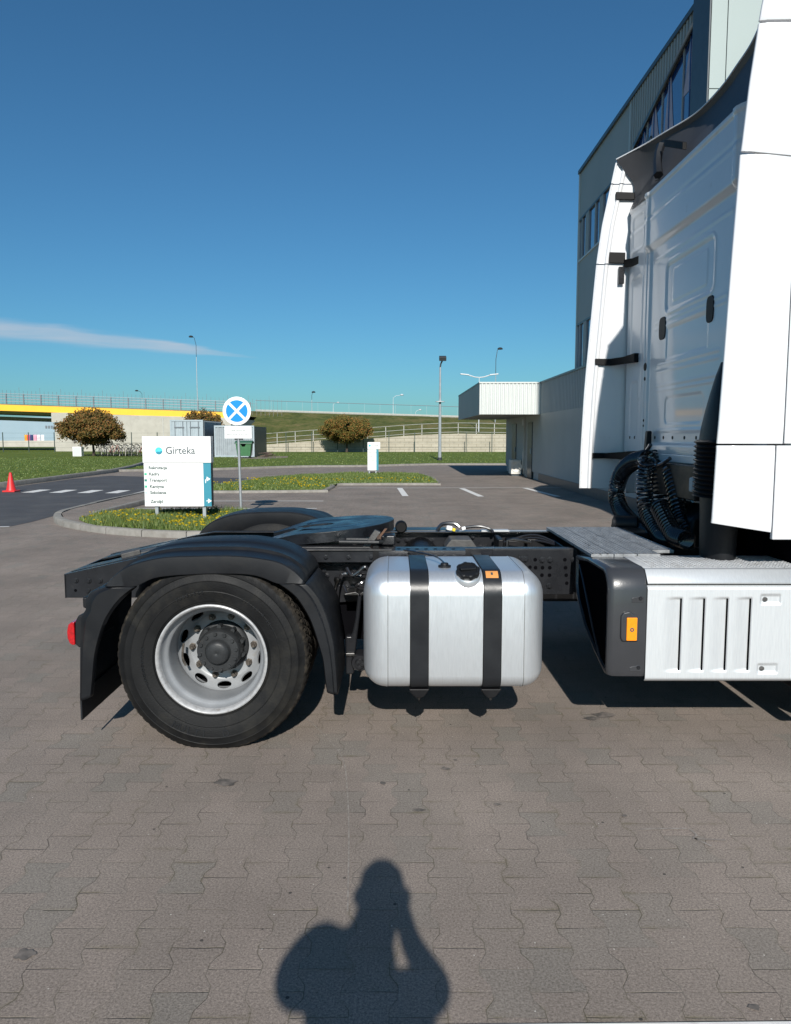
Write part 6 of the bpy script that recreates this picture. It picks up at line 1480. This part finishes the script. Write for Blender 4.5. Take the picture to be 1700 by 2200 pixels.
# ================================================================== the person taking the picture (standing behind the camera)
def person():
    o3 = (-.03, -.38, 0); me = bpy.data.meshes.new('person'); J = {}; V, E_, RD = [], [], []
    def j(n, p, r, par=None, r2=None):
        J[n] = len(V); V.append(tuple(Vector(p) - Vector(o3))); RD.append((r, r2 or r))
        if par: E_.append((J[par], J[n]))
    j('pelvis', (.0, -.42, 1.0), .24, None, .125)
    j('waist', (.0, -.42, 1.16), .235, 'pelvis', .135); j('chest', (-.02, -.44, 1.30), .195, 'waist', .135); j('neck0', (-.10, -.40, 1.46), .11, 'chest')
    j('neck', (-.05, -.26, 1.53), .078, 'neck0'); j('head1', (-.010, -.165, 1.595), .086, 'neck', .088); j('head2', (-.010, -.155, 1.655), .086, 'head1', .088); j('head3', (-.010, -.16, 1.675), .066, 'head2', .055)
    j('shL', (-.218, -.42, 1.625), .082, 'neck0'); j('elL', (-.285, -.30, 1.43), .062, 'shL'); j('foL', (-.17, -.16, 1.33), .048, 'elL'); j('wrL', (-.07, -.06, 1.45), .034, 'foL'); j('paL', (-.050, -.032, 1.53), .028, 'wrL', .02)
    j('shR', (.070, -.40, 1.47), .088, 'chest'); j('elR', (.165, -.21, 1.365), .050, 'shR'); j('foR', (.080, -.12, 1.44), .038, 'elR'); j('wrR', (.055, -.045, 1.52), .028, 'foR'); j('paR', (.046, -.032, 1.56), .024, 'wrR', .02)
    for s, n in ((-1, 'l'), (1, 'r')):
        j('hip' + n, (-.08 + s * .10, -.36, .90), .105, 'pelvis'); j('kn' + n, (-.08 + s * .14, -.34, .50), .066, 'hip' + n); j('ca' + n, (-.08 + s * .145, -.37, .34), .060, 'kn' + n)
        j('an' + n, (-.08 + s * .15, -.38, .10), .045, 'ca' + n); j('to' + n, (-.08 + s * .17, -.20, .045), .038, 'an' + n)
    pal = {'paL': (-1, (-.050, -.032, 1.53)), 'paR': (1, (.046, -.032, 1.56))}
    for k, (s, c) in pal.items():
        for q in range(4):
            z = c[2] + .035 - q * .021; n1, n2 = k + 'a%d' % q, k + 'b%d' % q
            j(n1, (c[0] - s * .010, c[1] + .018, z + .01), .0088, k); j(n2, (c[0] - s * (.030 + .004 * (q % 2)), c[1] + .020, z + .012), .0078, n1)
        j(k + 't1', (c[0] - s * .004, c[1] - .012, c[2] + .028), .010, k); j(k + 't2', (c[0] - s * .026, c[1] - .010, c[2] + .045), .009, k + 't1')
    me.from_pydata(V, E_, []); me.skin_vertices or None
    o = bpy.data.objects.new('person', me); col.objects.link(o); o.location = o3; ORG['person'] = o3
    md = o.modifiers.new('skin', 'SKIN'); md.use_smooth_shade = True
    sv = me.skin_vertices[0].data if me.skin_vertices else None
    if sv is None:
        bm = bmesh.new(); bm.from_mesh(me); bm.verts.layers.skin.verify(); bm.to_mesh(me); bm.free(); sv = me.skin_vertices[0].data
    for i, r in enumerate(RD): sv[i].radius = r
    sv[0].use_root = True
    o.modifiers.new('sub', 'SUBSURF').render_levels = 2
    M['jacket'] = mat('dark_jacket', (.03, .035, .05), .8); me.materials.append(M['jacket'])
    tag(o, 'person in a dark jacket standing and holding up a phone with both hands', 'person')
    MB().lathe([(.001, .108), (.045, .100), (.075, .065), (.086, .01), (.084, -.05), (.068, -.09)], (-.010, -.172, 1.635), 'z', 24).build('hair', 'bark', o)
    for s in (-1, 1): MB().lathe([(.001, -.012), (.022, -.008), (.028, 0), (.02, .012), (.001, .012)], (-.010 + s * .090, -.16, 1.61), 'x', 14).build('ear', mat('skin', (.5, .3, .22), .6), o)
    MB().lathe([(.001, .12), (.10, .10), (.135, .03), (.14, -.1), (.12, -.24), (.001, -.26)], (-.06, -.55, 1.20), 'z', 20).build('jacket_hood', 'jacket', o)
person()
t = thing('phone', (0, -.02, 1.56), 'black phone held upright in front of the face of the standing person', 'phone')
MB().box(-.039, .039, -.020, -.011, 1.485, 1.645).build('phone_body', 'seal', t, bevel=.003)
